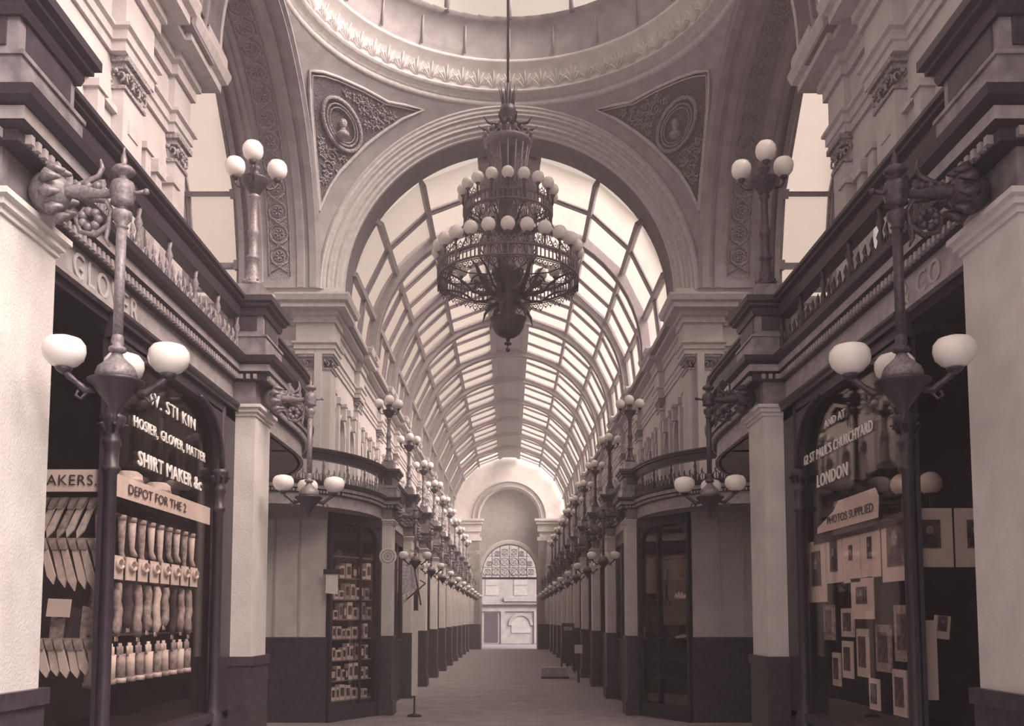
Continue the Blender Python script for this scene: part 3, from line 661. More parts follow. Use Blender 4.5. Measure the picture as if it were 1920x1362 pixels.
# ------------------------------------------------------------------ near shops
def near_shop(s):
    sd = SIDE[s]; what = 'hosier' if s < 0 else 'portrait'
    r = empty('shopfront', (s * 2.22, 5.15, 0), 'plate glass %s shopfront between the two nearest %s piers' % (what, sd), 'shopfront')
    OX, OY = 2.22, 5.15
    def Bd(mb, nm, m): mb.v = [(v[0] - OX, v[1] - OY, v[2]) for v in mb.v]; return mb.build(nm, m, r)
    a = MB(s); a.box(2.24, 2.34, 5.1, 7.39, 0, .9); a.box(2.24, 3.2, 5.12, 5.2, 0, .9); a.box(2.2, 2.36, 5.1, 7.39, .88, .94); Bd(a, 'stall_riser', MARBLED)
    for y in (5.15, 7.09):
        a = MB(s); a.lathe([(.075, 0), (.075, .9), (.055, .95), (.044, 1.0), (.038, 1.1), (.034, 2.45), (.05, 2.47), (.052, 2.49), (.04, 2.5), (.042, 2.6), (.052, 2.62), (.05, 2.64), (.04, 2.66), (.045, 2.7), (.07, 2.75), (.072, 2.78), (.04, 2.79), (.035, 3.36)], (2.22, y, 0), 12)
        for j in range(6): t = 2 * PI * j / 6; a.tube([(2.22 + .045 * math.cos(t), y + .045 * math.sin(t), 2.68), (2.22 + .07 * math.cos(t), y + .07 * math.sin(t), 2.73), (2.22 + .09 * math.cos(t), y + .09 * math.sin(t), 2.72)], [.008, .014, .006], 5)
        Bd(a, 'colonette', WOODD)
    a = MB(s)                                                        # header and curved spandrels
    a.box(2.2, 2.26, 5.1, 7.39, 3.22, 3.36); a.sweep([(2.2, 5.1), (2.2, 7.39)], [(0, 3.3), (.03, 3.3), (.03, 3.33), (.05, 3.34), (.05, 3.36), (0, 3.36)])
    a.box(2.2, 2.28, 7.1, 7.39, 0, 3.3); a.box(2.22, 3.2, 5.12, 5.18, 3.25, 3.36)
    for yc, q in ((5.15, 1), (7.09, -1)):
        n = 8; arc = [(yc + q * (.03 + .55 * (1 - math.cos(PI / 2 * i / n))), 2.8 + .42 * math.sin(PI / 2 * i / n)) for i in range(n + 1)]
        a.prism([(yc, 3.24), (yc, 2.8)] + arc + [(yc + q * .58, 3.24)], myz(2.2), 0, .05)
        a.tube([(2.19, u, v) for u, v in arc], .018, 5)
    Bd(a, 'window_frame', WOODD)
    a = MB(s); a.box(2.255, 2.263, 5.2, 7.05, .94, 3.22); Bd(a, 'window_glass', SHOPG)
    a = MB(s); a.box(2.28, 3.2, 5.145, 5.153, .94, 3.25); Bd(a, 'return_glass', SHOPG)
    a = MB(s); a.box(2.25, 2.275, 5.12, 5.18, .9, 3.3); a.box(3.14, 3.2, 5.12, 5.18, .9, 3.3); Bd(a, 'corner_post', WOODD)
    # writing, u runs in reading direction on each pane
    if s < 0:
        main = lambda yc, z0: (lambda u, v, d: Vector((-(2.25 - d) + OX, yc + u - OY, z0 + v)))
        ret = lambda xc, z0: (lambda u, v, d: Vector((-xc + u + OX, 5.138 - d - OY, z0 + v)))
        text('W. STI  KIN', .12, main(6.2, 2.99), GOLD, r, width=.9, spacing=1.2)
        text('HOSIER, GLOVER, HATTER', .095, main(6.17, 2.80), GOLD, r, width=1.32, spacing=1.15)
        text('SHIRT MAKER &c', .125, main(6.18, 2.58), GOLD, r, bold=.002, width=1.16, spacing=1.15)
        a = MB(s); a.box(2.27, 2.275, 5.2, 7.04, 2.355, 2.485); Bd(a, 'sign_band', CREAM)
        text('DEPOT FOR THE 2', .085, lambda u, v, d: Vector((-(2.264 - d) + OX, 6.0 + u - OY, 2.39 + v)), INKM, r, 'sign_lettering', depth=.001, width=1.0)
        a = MB(s); a.box(2.27, 3.14, 5.165, 5.17, 2.355, 2.48); Bd(a, 'return_sign_band', CREAM)
        text('MAKERS.', .085, lambda u, v, d: Vector((-2.30 + u + OX, 5.158 - d - OY, 2.39 + v)), INKM, r, 'sign_lettering', depth=.001, align='RIGHT', spacing=1.1)
    else:
        main = lambda yc, z0: (lambda u, v, d: Vector(((2.25 - d) - OX, yc - u - OY, z0 + v)))
        text('AND AT', .08, main(6.37, 3.0), GOLD, r, width=.4, spacing=1.15)
        text("62 ST PAUL'S CHURCHYARD", .105, main(6.38, 2.81), GOLD, r, width=1.35, spacing=1.15)
        text('LONDON', .13, main(6.46, 2.6), GOLD, r, bold=.001, width=.62, spacing=1.15)
        pl = [(5.72, 2.27), (6.85, 2.27), (6.85, 2.31), (6.5, 2.40), (6.4, 2.46), (5.75, 2.46), (5.7, 2.40)]
        a = MB(s); a.prism(pl, myz(2.27), 0, .005); Bd(a, 'sign_band', CREAM)
        text('PHOTOS SUPPLIED', .08, lambda u, v, d: Vector(((2.264 - d) - OX, 6.2 - u - OY, 2.315 + v)), INKM, r, 'sign_lettering', depth=.001, width=.85)
    return r
for s in (-1, 1):
    near_shop(s)
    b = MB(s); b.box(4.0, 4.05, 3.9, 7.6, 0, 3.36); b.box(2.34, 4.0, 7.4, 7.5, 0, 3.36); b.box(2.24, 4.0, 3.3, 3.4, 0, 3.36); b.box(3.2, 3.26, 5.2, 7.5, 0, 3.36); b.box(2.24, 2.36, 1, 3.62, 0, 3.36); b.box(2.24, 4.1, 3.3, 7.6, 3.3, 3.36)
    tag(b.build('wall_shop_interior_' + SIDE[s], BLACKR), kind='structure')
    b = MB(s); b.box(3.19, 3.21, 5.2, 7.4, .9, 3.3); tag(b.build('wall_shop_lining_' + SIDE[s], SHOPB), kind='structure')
    b = MB(s); b.box(3.16, 3.22, 4.3, 5.0, 0, 3.0); b.box(3.14, 3.16, 4.35, 4.95, .1, .9); dr = tag(b.build('door_%d' % (1 if s < 0 else 2), WOODD), kind='structure')
    b = MB(s); b.ball((3.12, 4.92, 1.05), .025); b.build('door_handle', BRONZE, dr)
exec_later = []
# ------------------------------------------------------------------ goods in the hosier's windows (left)
def flat_item(name, poly, m, mt, parent=None, th=.012):
    a = MB(); a.prism(poly, m, 0, th); return a.build(name, mt, parent)
def necktie(loc, L, w, lean, mt, label, group, plane):
    # hung cloth strip that widens to a pointed end; plane 'r' = faces the camera, 'm' = faces the hall
    r = empty('necktie', loc, label, 'necktie', group)
    mm = (lambda u, v, d: (u, d, v)) if plane == 'r' else (lambda u, v, d: (-d, u, v))
    def P(pts): return [(u + lean * v, v) for u, v in pts]
    a = MB(); a.prism(P([(-w * .35, 0), (w * .35, 0), (w * .5, -L * .8), (0, -L), (-w * .5, -L * .8)]), mm, 0, .014); a.build('blade', mt, r)
    a = MB(); a.prism(P([(-w * .5, .02), (w * .5, .02), (w * .38, -.045), (-w * .38, -.045)]), mm, -.012, .02); a.build('knot', CLOTHM, r)
    return r
rw = ['top', 'middle', 'bottom']
NM = 'first second third fourth fifth sixth seventh eighth ninth tenth eleventh twelfth'.split()
rnd = random.Random(5)
for row, (z, L, w, lean, mts) in enumerate([(2.31, .2, .042, .42, (CLOTHM, CLOTHL, CLOTHL)), (2.08, .26, .046, -.28, (CREAM, CLOTHL, CLOTHL)), (1.52, .2, .05, -.25, (CREAM, CLOTHL, CREAM))]):
    for i in range(6):
        x = -2.62 + i * .055
        necktie((x, 5.22 + .01 * (i % 2), z), L * rnd.uniform(.92, 1.08), w, lean, mts[i % 3], 'hanging cloth necktie, %s from the post in the %s row of the return window' % (NM[5 - i], rw[row]), 'neckties in the return window', 'r')
r = empty('price_card', (-2.5, 5.19, 1.71), 'white card leaning among dark cloths in the left return window', 'card'); flat_item('card', [(-.07, -.05), (.06, -.055), (.07, .045), (-.06, .05)], lambda u, v, d: (u, d, v), CREAM, r, .006); flat_item('prop', [(-.01, -.06), (.01, -.06), (0, .03)], lambda u, v, d: (u, d + .006, v), CLOTHD, r, .02)
for i in range(4):
    x = -2.54 + i * .085; r = empty('folded_scarf', (x, 5.26, 1.60), 'dark folded scarf, %s from the post under the second tie row' % NM[3 - i], 'scarf', 'dark scarves in the return window')
    flat_item('scarf_fold', [(-.045, -.1), (.03, -.12), (.05, .1), (-.03, .12)], lambda u, v, d: (u, d, v), CLOTHD if i % 2 else CLOTHM, r, .02); flat_item('scarf_end', [(-.03, -.16), (.0, -.17), (.01, -.09), (-.03, -.08)], lambda u, v, d: (u, d - .01, v), CLOTHM, r, .012)
# side window: hanging stockings, collar cards, long scarves, gloves
b = MB(-1); b.tube([(2.34, 5.25, 2.27), (2.34, 7.0, 2.27)], .008, 6); b.tube([(2.34, 5.25, 1.88), (2.34, 7.0, 1.88)], .008, 6); b.tube([(2.36, 5.25, 1.55), (2.36, 7.0, 1.55)], .008, 6)
tag(b.build('display_rail', BRONZE), 'thin brass display rails across the hosier side window', 'rail')
for i in range(11):
    y = 5.3 + i * .155; L = rnd.uniform(.2, .27); mt = (CREAM, CLOTHL, CLOTHM, CLOTHL, CLOTHM)[i % 5]
    r = empty('stocking', (-2.34, y, 2.26), 'hung stocking with turned foot, %s from the near post' % NM[i], 'stocking', 'stockings hung in the hosier window')
    a = MB(); a.tube([(0, 0, 0), (0, 0, -L * .5), (0, .005, -L * .85), (0, .03, -L), (0, .07, -L - .01)], [.026, .022, .016, .02, .012], 8); a.build('leg', mt, r)
    a = MB(); a.tube([(0, 0, .012), (0, 0, -.02)], .028, 8); a.build('cuff', CLOTHM, r)
for i in range(9):
    y = 5.32 + i * .19
    r = empty('collar_card', (-2.31, y, 1.95), 'white collar on a square card, %s from the near post' % NM[i], 'collar', 'white collars in a row across the hosier window')
    flat_item('card', [(-.07, -.07), (.07, -.07), (.07, .07), (-.07, .07)], lambda u, v, d: (-d, u, v), CREAM, r, .008)
    a = MB(); a.tube([(.012, .045 * math.cos(t), .02 + .03 * math.sin(t)) for t in [j * .6 for j in range(11)]], .010, 5); a.build('collar_band', CLOTHL, r)
for i in range(11):
    y = 5.3 + i * .155; L = rnd.uniform(.24, .33); mt = (CLOTHM, CLOTHL, CLOTHM, CLOTHD, CLOTHM)[i % 5]
    r = empty('scarf', (-2.35, y, 1.86), 'long hanging scarf, %s from the near post below the collars' % NM[i], 'scarf', 'long scarves hung below the collars')
    a = MB(); pts = [(0, .012 * math.sin(j * 1.7 + i), -L * j / 6) for j in range(7)]; a.tube(pts, [.02, .028, .024, .03, .026, .032, .02], 6); a.build('drape', mt, r)
    a = MB(); 
    for q in range(4): a.tube([(0, pts[-1][1] + (q - 1.5) * .012, -L), (0, pts[-1][1] + (q - 1.5) * .015, -L - .03)], .003, 4)
    a.build('fringe', CLOTHL, r)
for i in range(12):
    y = 5.28 + i * .145; mt = (CLOTHL, CLOTHM, CREAM, CLOTHM)[i % 4]
    r = empty('glove', (-2.36, y, 1.38), 'glove laid fingers up, %s from the near post in the bottom row' % NM[i], 'glove', 'gloves along the bottom of the hosier window')
    tl = rnd.uniform(-.4, .4); a = MB(); a.tube([(0, 0, -.1), (0, tl * .04, -.02), (0, tl * .08, .05)], [.028, .03, .034], 8)
    for q in range(4): a.tube([(0, tl * .08 + (q - 1.5) * .018, .04), (0, tl * .1 + (q - 1.5) * .024, .11 + (.01 if q in (1, 2) else -.01))], [.010, .007], 6)
    a.tube([(0, .03 + tl * .05, .0), (0, .065 + tl * .05, .05)], [.011, .008], 6); a.build('hand', mt, r)
    a = MB(); a.tube([(0, 0, -.12), (0, 0, -.09)], .034, 8); a.build('cuff', CLOTHM if mt is not CLOTHM else CLOTHL, r)
for i, y in enumerate((5.95, 6.45)):
    r = empty('straw_hat', (-2.45, y, 2.49), 'pale round hat on a stand above the sign, %s one' % ('nearer' if i == 0 else 'farther'), 'hat', 'hats above the hosier sign')
    a = MB(); a.lathe([(.15, 0), (.15, .01), (.09, .015), (.085, .08), (.06, .1), (.001, .105)], n=16); a.build('crown', CLOTHL, r); a = MB(); a.lathe([(.09, .016), (.092, .045), (.087, .045)], n=16); a.build('ribbon', CLOTHM, r)
# ------------------------------------------------------------------ mounted portraits in the right window
def portrait(y, z, w, h, iw, ih, label, lean=0., face='m', x=2.30, mt=CREAM, iz=.02, loc=None):
    r = empty('mounted_portrait', loc or (x, y, z), label, 'picture', 'mounted portraits in the right shop window')
    if face == 'm': mm = lambda u, v, d: (d, u, v)
    else: mm = lambda u, v, d: (u, d, v)
    flat_item('mount', [(-w / 2, -h / 2), (w / 2, -h / 2), (w / 2, h / 2), (-w / 2, h / 2)], mm, mt, r, .008)
    p = flat_item('print', [(-iw / 2, -ih / 2 + iz), (iw / 2, -ih / 2 + iz), (iw / 2, ih / 2 + iz), (-iw / 2, ih / 2 + iz)], lambda u, v, d: mm(u, v, d - .006), PHOTO, r, .005)
    a = MB(); k = min(iw, ih)
    n = 12; el = [(k * .16 * math.cos(2 * PI * i / n), iz + ih * .14 + k * .2 * math.sin(2 * PI * i / n)) for i in range(n)]; a.prism(el, lambda u, v, d: mm(u, v, d - .009), 0, .003); a.build('face', CLOTHM, p)
    a = MB(); a.prism([(-iw * .38, iz - ih * .44), (iw * .38, iz - ih * .44), (iw * .25, iz - ih * .08), (0, iz + .0), (-iw * .25, iz - ih * .08)], lambda u, v, d: mm(u, v, d - .009), 0, .003); a.build('bust', CLOTHD, p)
    return r
for (y, z, w, h, iw, ih, lb) in [(6.98, 2.0, .40, .46, .2, .26, 'pale mounted portrait in the side window nearest the far post'), (6.6, 2.07, .31, .34, .14, .22, 'pale mounted portrait, second from the far post of the side window'),
        (6.27, 2.07, .31, .36, .06, .1, 'cream mount with a tiny print near the middle of the side window'), (5.94, 2.08, .31, .34, .07, .14, 'cream mount with a slim print beside the large dark portrait'),
        (5.54, 2.07, .42, .40, .24, .26, 'large dark portrait on a cream mount beside the near post'), (6.1, 1.78, .38, .27, .18, .11, 'low mounted portrait hanging beneath the middle mounts')]:
    portrait(y, z, w, h, iw, ih, lb)
portrait(2.37, 2.10, .26, .33, .12, .16, 'square mounted portrait facing the camera in the return window', face='r', loc=(2.345, 5.19, 2.10))
portrait(0.001, 2.10, .22, .33, .09, .16, 'mounted portrait half hidden by the nearest right pier', face='r', loc=(2.60, 5.19, 2.10))
r = empty('show_card', (2.30, 5.2, 1.45), 'tall plain cream show card beside the post of the right return window', 'card'); flat_item('card', [(-.05, -.25), (.05, -.25), (.05, .19), (-.05, .19)], lambda u, v, d: (u + .02, d, v), CREAM, r, .008); flat_item('prop', [(-.02, -.25), (.02, -.25), (0, .1)], lambda u, v, d: (u + .02, d + .01, v), CLOTHM, r, .03)
pt_ = portrait(0.002, 1.6, .09, .13, .05, .085, 'small tilted portrait card beside the tall plain card', face='r', loc=(2.42, 5.24, 1.60)); pt_.rotation_euler = (0, R(6), 0)
for i, (y, z, w, h, mt) in enumerate([(6.92, 1.62, .22, .26, CLOTHM), (6.6, 1.62, .24, .2, CLOTHL), (6.28, 1.42, .2, .32, CLOTHL), (5.98, 1.46, .24, .3, CLOTHM), (5.62, 1.56, .26, .34, CLOTHM), (6.62, 1.36, .2, .26, CREAM), (6.1, 1.16, .16, .2, CREAM), (6.85, 1.28, .16, .24, CLOTHL), (5.7, 1.2, .2, .28, CLOTHL)]):
    r = empty('standing_frame', (2.36 + .02 * (i % 2), y, z), 'standing photograph frame, %s in the jumble at the window bottom' % NM[i], 'frame', 'standing frames at the bottom of the right window')
    flat_item('mount', [(-w / 2, -h / 2), (w / 2, -h / 2), (w / 2, h / 2), (-w / 2, h / 2)], lambda u, v, d: (d, u, v), mt, r, .012)
    flat_item('print', [(-w * .3, -h * .3), (w * .3, -h * .3), (w * .3, h * .34), (-w * .3, h * .34)], lambda u, v, d: (d - .005, u, v), PHOTO, r, .006)
b = MB(1); b.box(2.29, 2.33, 5.25, 7.0, 2.2, 2.27); tag(b.build('display_rail', WOODD), 'dark wooden rail above the mounts in the right window', 'rail')
for i, (y, z) in enumerate(((5.5, 2.45), (5.9, 2.5))):
    r = empty('glass_globe_shade', (2.5, y, z - .07), 'white globe shade inside the right window, %s one' % ('nearer' if i == 0 else 'farther'), 'lamp shade', 'globe shades inside the right window')
    a = MB(); a.ball((0, 0, .07), .07, 10); a.build('shade', OPAL, r); a = MB(); a.lathe([(.03, 0), (.035, .01), (.01, .02)]); a.tube([(0, 0, 0), (0, 0, -.15)], .008); a.build('stem', BRONZE, r)

# ------------------------------------------------------------------ ground-floor corner walls at the dome (both sides)
def corner_shop(s):
    sd = SIDE[s]
    b = MB(s); b.box(2.92, 8, 15.0, 15.1, 1.35, 3.36); w = tag(b.build('wall_side_arm_front_' + sd, STONE if s < 0 else PLASTER), kind='structure')  # left wall paler than its right twin, side light put into the colour
    c = MB(s); c.box(2.90, 8, 14.97, 15.1, 0, 1.35); c.build('dado', MARBLED, w)
    c = MB(s)
    for x in (3.35, 3.75, 4.5): c.box(x, x + .04, 14.985, 15.0, 1.35, 3.3)
    c.box(2.92, 8, 14.97, 15.0, 3.25, 3.36); c.build('wall_strip', MOULD, w)
    b = MB(s); b.box(2.24, 8, 7.86, 7.96, 0, 3.36); b.box(8, 8.1, 7.9, 15.1, 0, 3.4)
    tag(b.build('wall_side_arm_near_' + sd, PLASTER2), kind='structure')
    A = Vector((2.88, 14.95)); Bv = Vector((2.22, 16.10)); d = (Bv - A); L = d.length; d.normalize(); nr = Vector((-d.y, d.x))    # nr faces away from hall or to it
    if nr.x > 0: nr = -nr
    def m(u, v, dd): q = A + d * u - nr * dd; return (q.x, q.y, v)
    r = empty('corner_shopfront', (0, 0, 0), 'splayed corner shopfront under the far %s curve of the gallery' % sd, 'shopfront')
    a = MB(s)
    def pb(mb, u0, u1, v0, v1, d0, d1): mb.prism([(u0, v0), (u1, v0), (u1, v1), (u0, v1)], m, d0, d1)
    pb(a, 0, L, 0, .24, 0, .06); pb(a, 0, .06, 0, 3.3, -.02, .06); pb(a, L - .06, L, 0, 3.3, -.02, .06); pb(a, 0, L, 3.2, 3.36, -.02, .06); pb(a, L * .6, L * .6 + .03, .24, 3.2, 0, .04)
    a.build('window_frame', WOODD, r)
    n = 8
    for u0, q in ((.06, 1), (L - .06, -1)):
        a = MB(s)
        arc = [(u0 + q * .35 * (1 - math.cos(PI / 2 * i / n)), 2.85 + .35 * math.sin(PI / 2 * i / n)) for i in range(n + 1)]; a.prism([(u0, 3.2)] + arc, m, 0, .04)
        a.build('arched_corner', WOODD, r)
    a = MB(s); pb(a, .06, L - .06, .24, 3.2, .05, .056); a.build('window_glass', SHOPG, r)
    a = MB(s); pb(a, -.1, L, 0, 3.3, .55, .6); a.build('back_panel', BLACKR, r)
    a = MB(s)
    for z in (.3, .62, .95, 1.3, 1.62, 1.95, 2.3, 2.66): pb(a, .08, L - .08, z, z + .02, .12, .5)
    a.build('shelf', WOODM if s < 0 else WOODD, r)
    rn = random.Random(11 + s)
    if s < 0:
        for zi, z in enumerate((.3, .62, .95, 1.3, 1.62, 1.95, 2.3)):
            u = .12; cnt = 0
            while u < L - .16:
                w_ = rn.uniform(.06, .15); h_ = rn.uniform(.14, .28)
                o = empty('shelf_book' if zi in (5, 6) else 'goods_box' if zi in (0, 1) else 'framed_card', (s * m(u + w_ / 2, 0, .2)[0], m(u + w_ / 2, 0, .2)[1], z + .02),
                          '%s, %s from the left on the %s shelf of the left corner window' % ('upright book' if zi in (5, 6) else 'goods box' if zi in (0, 1) else 'framed card', NM[cnt], ['lowest', 'second lowest', 'third lowest', 'middle', 'third highest', 'second highest', 'highest'][zi]), 'book' if zi in (5, 6) else 'box' if zi in (0, 1) else 'card', 'goods on the shelves of the left corner shop')
                bx, by = m(u + w_ / 2, 0, .2)[0], m(u + w_ / 2, 0, .2)[1]
                def pl(mb, u0, u1, v0, v1, d0, d1, mt, nm, par):
                    mb.prism([(u0, v0), (u1, v0), (u1, v1), (u0, v1)], lambda uu, vv, dd: (m(uu, vv, dd)[0] - bx, m(uu, vv, dd)[1] - by, vv), d0, d1); return mb.build(nm, mt, par)
                mt = rn.choice([CLOTHL, CREAM, CREAM, CLOTHL, CLOTHD, CLOTHM])
                pl(MB(s), u, u + w_ * .88, 0, h_, .13, .23, mt, 'cover', o); pl(MB(s), u + w_ * .15, u + w_ * .73, h_ * .25, h_ * .8, .123, .13, CLOTHD if mt is not CLOTHD else CLOTHL, 'picture_label', o)
                u += w_ + rn.uniform(.005, .03); cnt += 1
                if cnt > 11: break
    else:
        o = empty('lace_fan', (s * m(.45, 0, .2)[0], m(.45, 0, .2)[1], 1.98), 'white lace fan glimmering in the dark right corner window', 'fan')
        mb = MB(s); P_ = [(-.18, 0), (.16, .02), (.13, .1), (.09, .05), (.05, .12), (.01, .06), (-.03, .11), (-.07, .05), (-.12, .07)]
        mb.prism(P_, lambda u, v, dd: (d.x * u, d.y * u, v), 0, .012) if False else mb.prism(P_, lambda u, v, dd: (d.x * u - nr.x * dd, d.y * u - nr.y * dd, v), 0, .012); mb.build('lace', CREAM, o)
        mb = MB(s); mb.prism([(-.19, -.02), (.16, 0), (.16, .02), (-.19, .0)], lambda u, v, dd: (d.x * u - nr.x * dd, d.y * u - nr.y * dd, v), -.005, .015); mb.build('sticks', CLOTHM, o)
        o = empty('folded_cloth', (s * m(.45, 0, .2)[0], m(.45, 0, .2)[1], 1.32), 'pale folded cloth lying low in the right corner window', 'cloth')
        mb = MB(s); mb.prism([(-.2, .03), (.15, 0), (.17, .03), (.05, .05), (-.19, .06)], lambda u, v, dd: (d.x * u - nr.x * dd, d.y * u - nr.y * dd, v), 0, .1); mb.build('fold', CLOTHL, o)
        mb = MB(s); mb.prism([(-.1, .05), (.05, .045), (.04, .07), (-.08, .075)], lambda u, v, dd: (d.x * u - nr.x * dd, d.y * u - nr.y * dd, v), 0.02, .08); mb.build('top_fold', CLOTHM, o)
for s in (-1, 1): corner_shop(s)
# things on and around the left corner shop
r = empty('hanging_notice', (-2.83, 14.85, 2.35), 'cream notice card hung on the left jamb of the corner shop', 'notice'); flat_item('card', [(-.09, -.3), (.1, -.32), (.1, 0), (-.09, 0)], lambda u, v, d: (u, d, v), CREAM, r, .02); a = MB(); a.box(-.13, .14, -.01, .04, 0, .08); a.build('header_board', WOODD, r)
r = empty('target_sign', (-2.02, 15.5, 2.68), 'round white ringed target sign projecting beside the left corner shop', 'sign')
a = MB()
def disc(r0, r1, y0, y1, n=28): a.arcband(lambda t, rr, d: (rr * math.cos(t), y0 + d, rr * math.sin(t)), 0, 2 * PI, n, [(r0, 0), (r1, 0), (r1, y1 - y0), (r0, y1 - y0)], cap=False)
disc(.001, .145, 0, .02); a.build('disc', OPAL, r); a = MB(); disc(.10, .118, -.008, 0); disc(.05, .068, -.008, 0); disc(.001, .028, -.008, 0); a.build('rings', CLOTHM, r); a = MB(); a.tube([(-.14, .01, 0), (-.22, .03, 0)], .01); a.build('bracket', IRON, r)
r = empty('folding_sign', (-1.82, 17.2, 2.35), 'tilted dark signboard with crossed struts hanging off the left gallery', 'sign')
a = MB(); a.prism([(-.14, -.45), (.14, -.12), (.1, .55), (-.1, .6), (-.14, .3)], lambda u, v, d: (u, d + u * .8, v), 0, .02); a.build('board', CLOTHM, r)
a = MB(); a.tube([(-.14, -.03, -.42), (.28, -.06, -.06)], .016); a.tube([(.05, -.05, .35), (.2, -.05, -.46)], .016); a.tube([(-.14, -.03, -.42), (-.14, -.03, .1)], .014); a.tube([(.28, -.06, -.06), (.18, -.06, .0)], .014); a.build('strut', WOODD, r)
a = MB(); a.tube([(-.1, .0, .5), (-.42, .1, .5)], .012); a.tube([(-.1, 0, .2), (-.42, .1, .2)], .012); a.build('wall_bracket', IRON, r)
text('TEA', .13, lambda u, v, d: Vector((-.02 + u, -.06 + (u) * .8 - d, -.3 + v + u * .7)), CREAM, r, depth=.003)
r = empty('banner_post', (-1.6, 15.9, 0), 'narrow pale banner post standing by the left corner shop', 'banner'); a = MB(); a.box(-.05, .05, -.02, .02, .35, 1.78); a.build('banner', CREAM, r); a = MB(); a.lathe([(.12, 0), (.12, .03), (.02, .05), (.015, .4)]); a.tube([(0, .025, .3), (0, .025, 1.8)], .012); a.build('stand', IRON, r)
# easel, crate and placard on the far right
r = empty('easel_sign', (1.78, 28.5, 0), 'dark easel noticeboard on the floor at the right, far along', 'sign'); a = MB(); a.tube([(-.2, 0, 0), (-.15, 0, 1.5)], .025); a.tube([(.2, 0, 0), (.15, 0, 1.5)], .025); a.tube([(0, .4, 0), (0, .05, 1.4)], .02); a.build('easel_leg', WOODD, r); a = MB(); a.box(-.19, .19, -.04, 0, .3, 1.5); a.build('board', CLOTHD, r); a = MB(); a.box(-.13, .13, -.05, -.04, 1.28, 1.4); a.build('heading', CLOTHM, r)
r = empty('placard', (1.78, 24.2, .75), 'square white placard fixed low beside the right shopfronts', 'placard'); a = MB(); a.box(-.1, .1, -.02, 0, .0, .22); a.build('card', CREAM, r); a = MB(); a.box(-.03, .03, 0, .03, -.75, .1); a.build('post', WOODD, r)
r = empty('low_crate', (1.25, 26.0, 0), 'low dark crate left on the floor before the door arch', 'crate'); a = MB(); a.box(-.35, .35, -.25, .25, .04, .3); a.build('box_body', CLOTHM, r); a = MB(); a.box(-.38, .38, -.28, .28, 0, .06); a.build('plinth', WOODD, r)

# ------------------------------------------------------------------ shopfronts beyond the dome
def bay_shop(s):
    r = empty('shopfront', (s * 2.24, YK[0] + .23, 0)); L = B - .46
    a = MB(s); a.box(0, .08, 0, L, 0, 1.2); a.box(-.02, .1, 0, L, 1.18, 1.24); a.build('stall_riser', MARBLED, r)
    a = MB(s)
    for y in (0, L * .33, L * .66, L - .06): a.box(-.02, .06, y, y + .06, 1.2, 3.3)
    a.box(-.02, .06, 0, L, 3.12, 3.36); a.build('window_frame', WOODD, r)
    a = MB(s); a.box(.03, .036, .06, L - .06, 1.24, 3.12); a.build('window_glass', SHOPG, r)
    a = MB(s); a.box(.07, .08, .08, L * .33, 1.5, 3.1); a.box(.07, .08, L * .36, L - .1, 2.2, 3.1); a.build('roller_blind', STONE, r)
    a = MB(s); a.box(.4, .45, 0, L, 0, 3.36); a.build('back_panel', SHOPB, r)
    a = MB(s)
    for q in range(7): a.box(.12, .2, .2 + q * .38, .42 + q * .38, 1.26, 1.5 + .2 * ((q * 7) % 3))
    a.build('window_display', CLOTHM, r)
    return r
for s in (-1, 1):
    first = bay_shop(s)
    for k in range(NK):
        o = first if k == 0 else dup(first, (s * 2.24, YK[k] + .23, 0))
        tag(o, '%s shopfront in the %s bay beyond the dome' % (SIDE[s], ORD[k]), 'shopfront', 'shopfronts along the far arcade')

# ------------------------------------------------------------------ chandelier
ch = empty('chandelier', (-.02, YC, 0), 'great two-tier bronze chandelier with rings of white globes hanging under the dome', 'chandelier')
def ring_band(Rr, z0, z1, nslot, name):
    a = MB()
    for z, rr in ((z0, .016), (z1, .016), (z0 - .03, .008), (z1 + .02, .008)): a.tube([(Rr * math.cos(2 * PI * i / 64), Rr * math.sin(2 * PI * i / 64), z) for i in range(65)], rr, 6, cap=False)
    for i in range(nslot):
        t = 2 * PI * i / nslot; a.tube([(Rr * math.cos(t), Rr * math.sin(t), z0), (Rr * math.cos(t), Rr * math.sin(t), z1)], .010 if i % 6 else .02, 4, cap=False)
    a.build(name, BRONZEB, ch)
def frill(Rr, z, h, n, up, name, mt):
    a = MB()
    for i in range(n):
        t0 = 2 * PI * i / n; w = PI / n * .85; hh = h * (1.25 if i % 4 == 0 else .85)
        a.tube([((Rr) * math.cos(t0 + w * math.sin(q)), (Rr) * math.sin(t0 + w * math.sin(q)), z + up * hh * .5 * (1 - math.cos(q))) for q in [2 * PI * j / 9 for j in range(10)]], .007, 4, cap=False)
        a.ball((Rr * math.cos(t0), Rr * math.sin(t0), z + up * hh * .45), .012, 4)
        a.tube([(Rr * math.cos(t0), Rr * math.sin(t0), z + up * hh), (Rr * math.cos(t0), Rr * math.sin(t0), z + up * (hh + .035))], [.010, .002], 4)
    a.build(name, mt, ch)
HOLD = [(.012, -.14), (.014, -.03), (.035, 0), (.03, .015)]
def globes(Rr, z, r0, n):
    for i in range(n):
        t = 2 * PI * i / n - PI / 2; c = (Rr * math.cos(t), Rr * math.sin(t), z)
        g = MB(); g.ball(c, r0, 12); g = g.build('globe', OPAL, ch)
        h = MB(); h.lathe(HOLD, (c[0], c[1], z - r0 - .0), 8); h.build('holder', BRONZE, g)
ring_band(.98, 6.39, 6.54, 96, 'lower_band'); frill(.985, 6.555, .1, 72, 1, 'lower_cresting', BRONZEL); frill(.985, 6.36, .08, 72, -1, 'lower_fringe', BRONZE); globes(.98, 6.80, .097, 24)
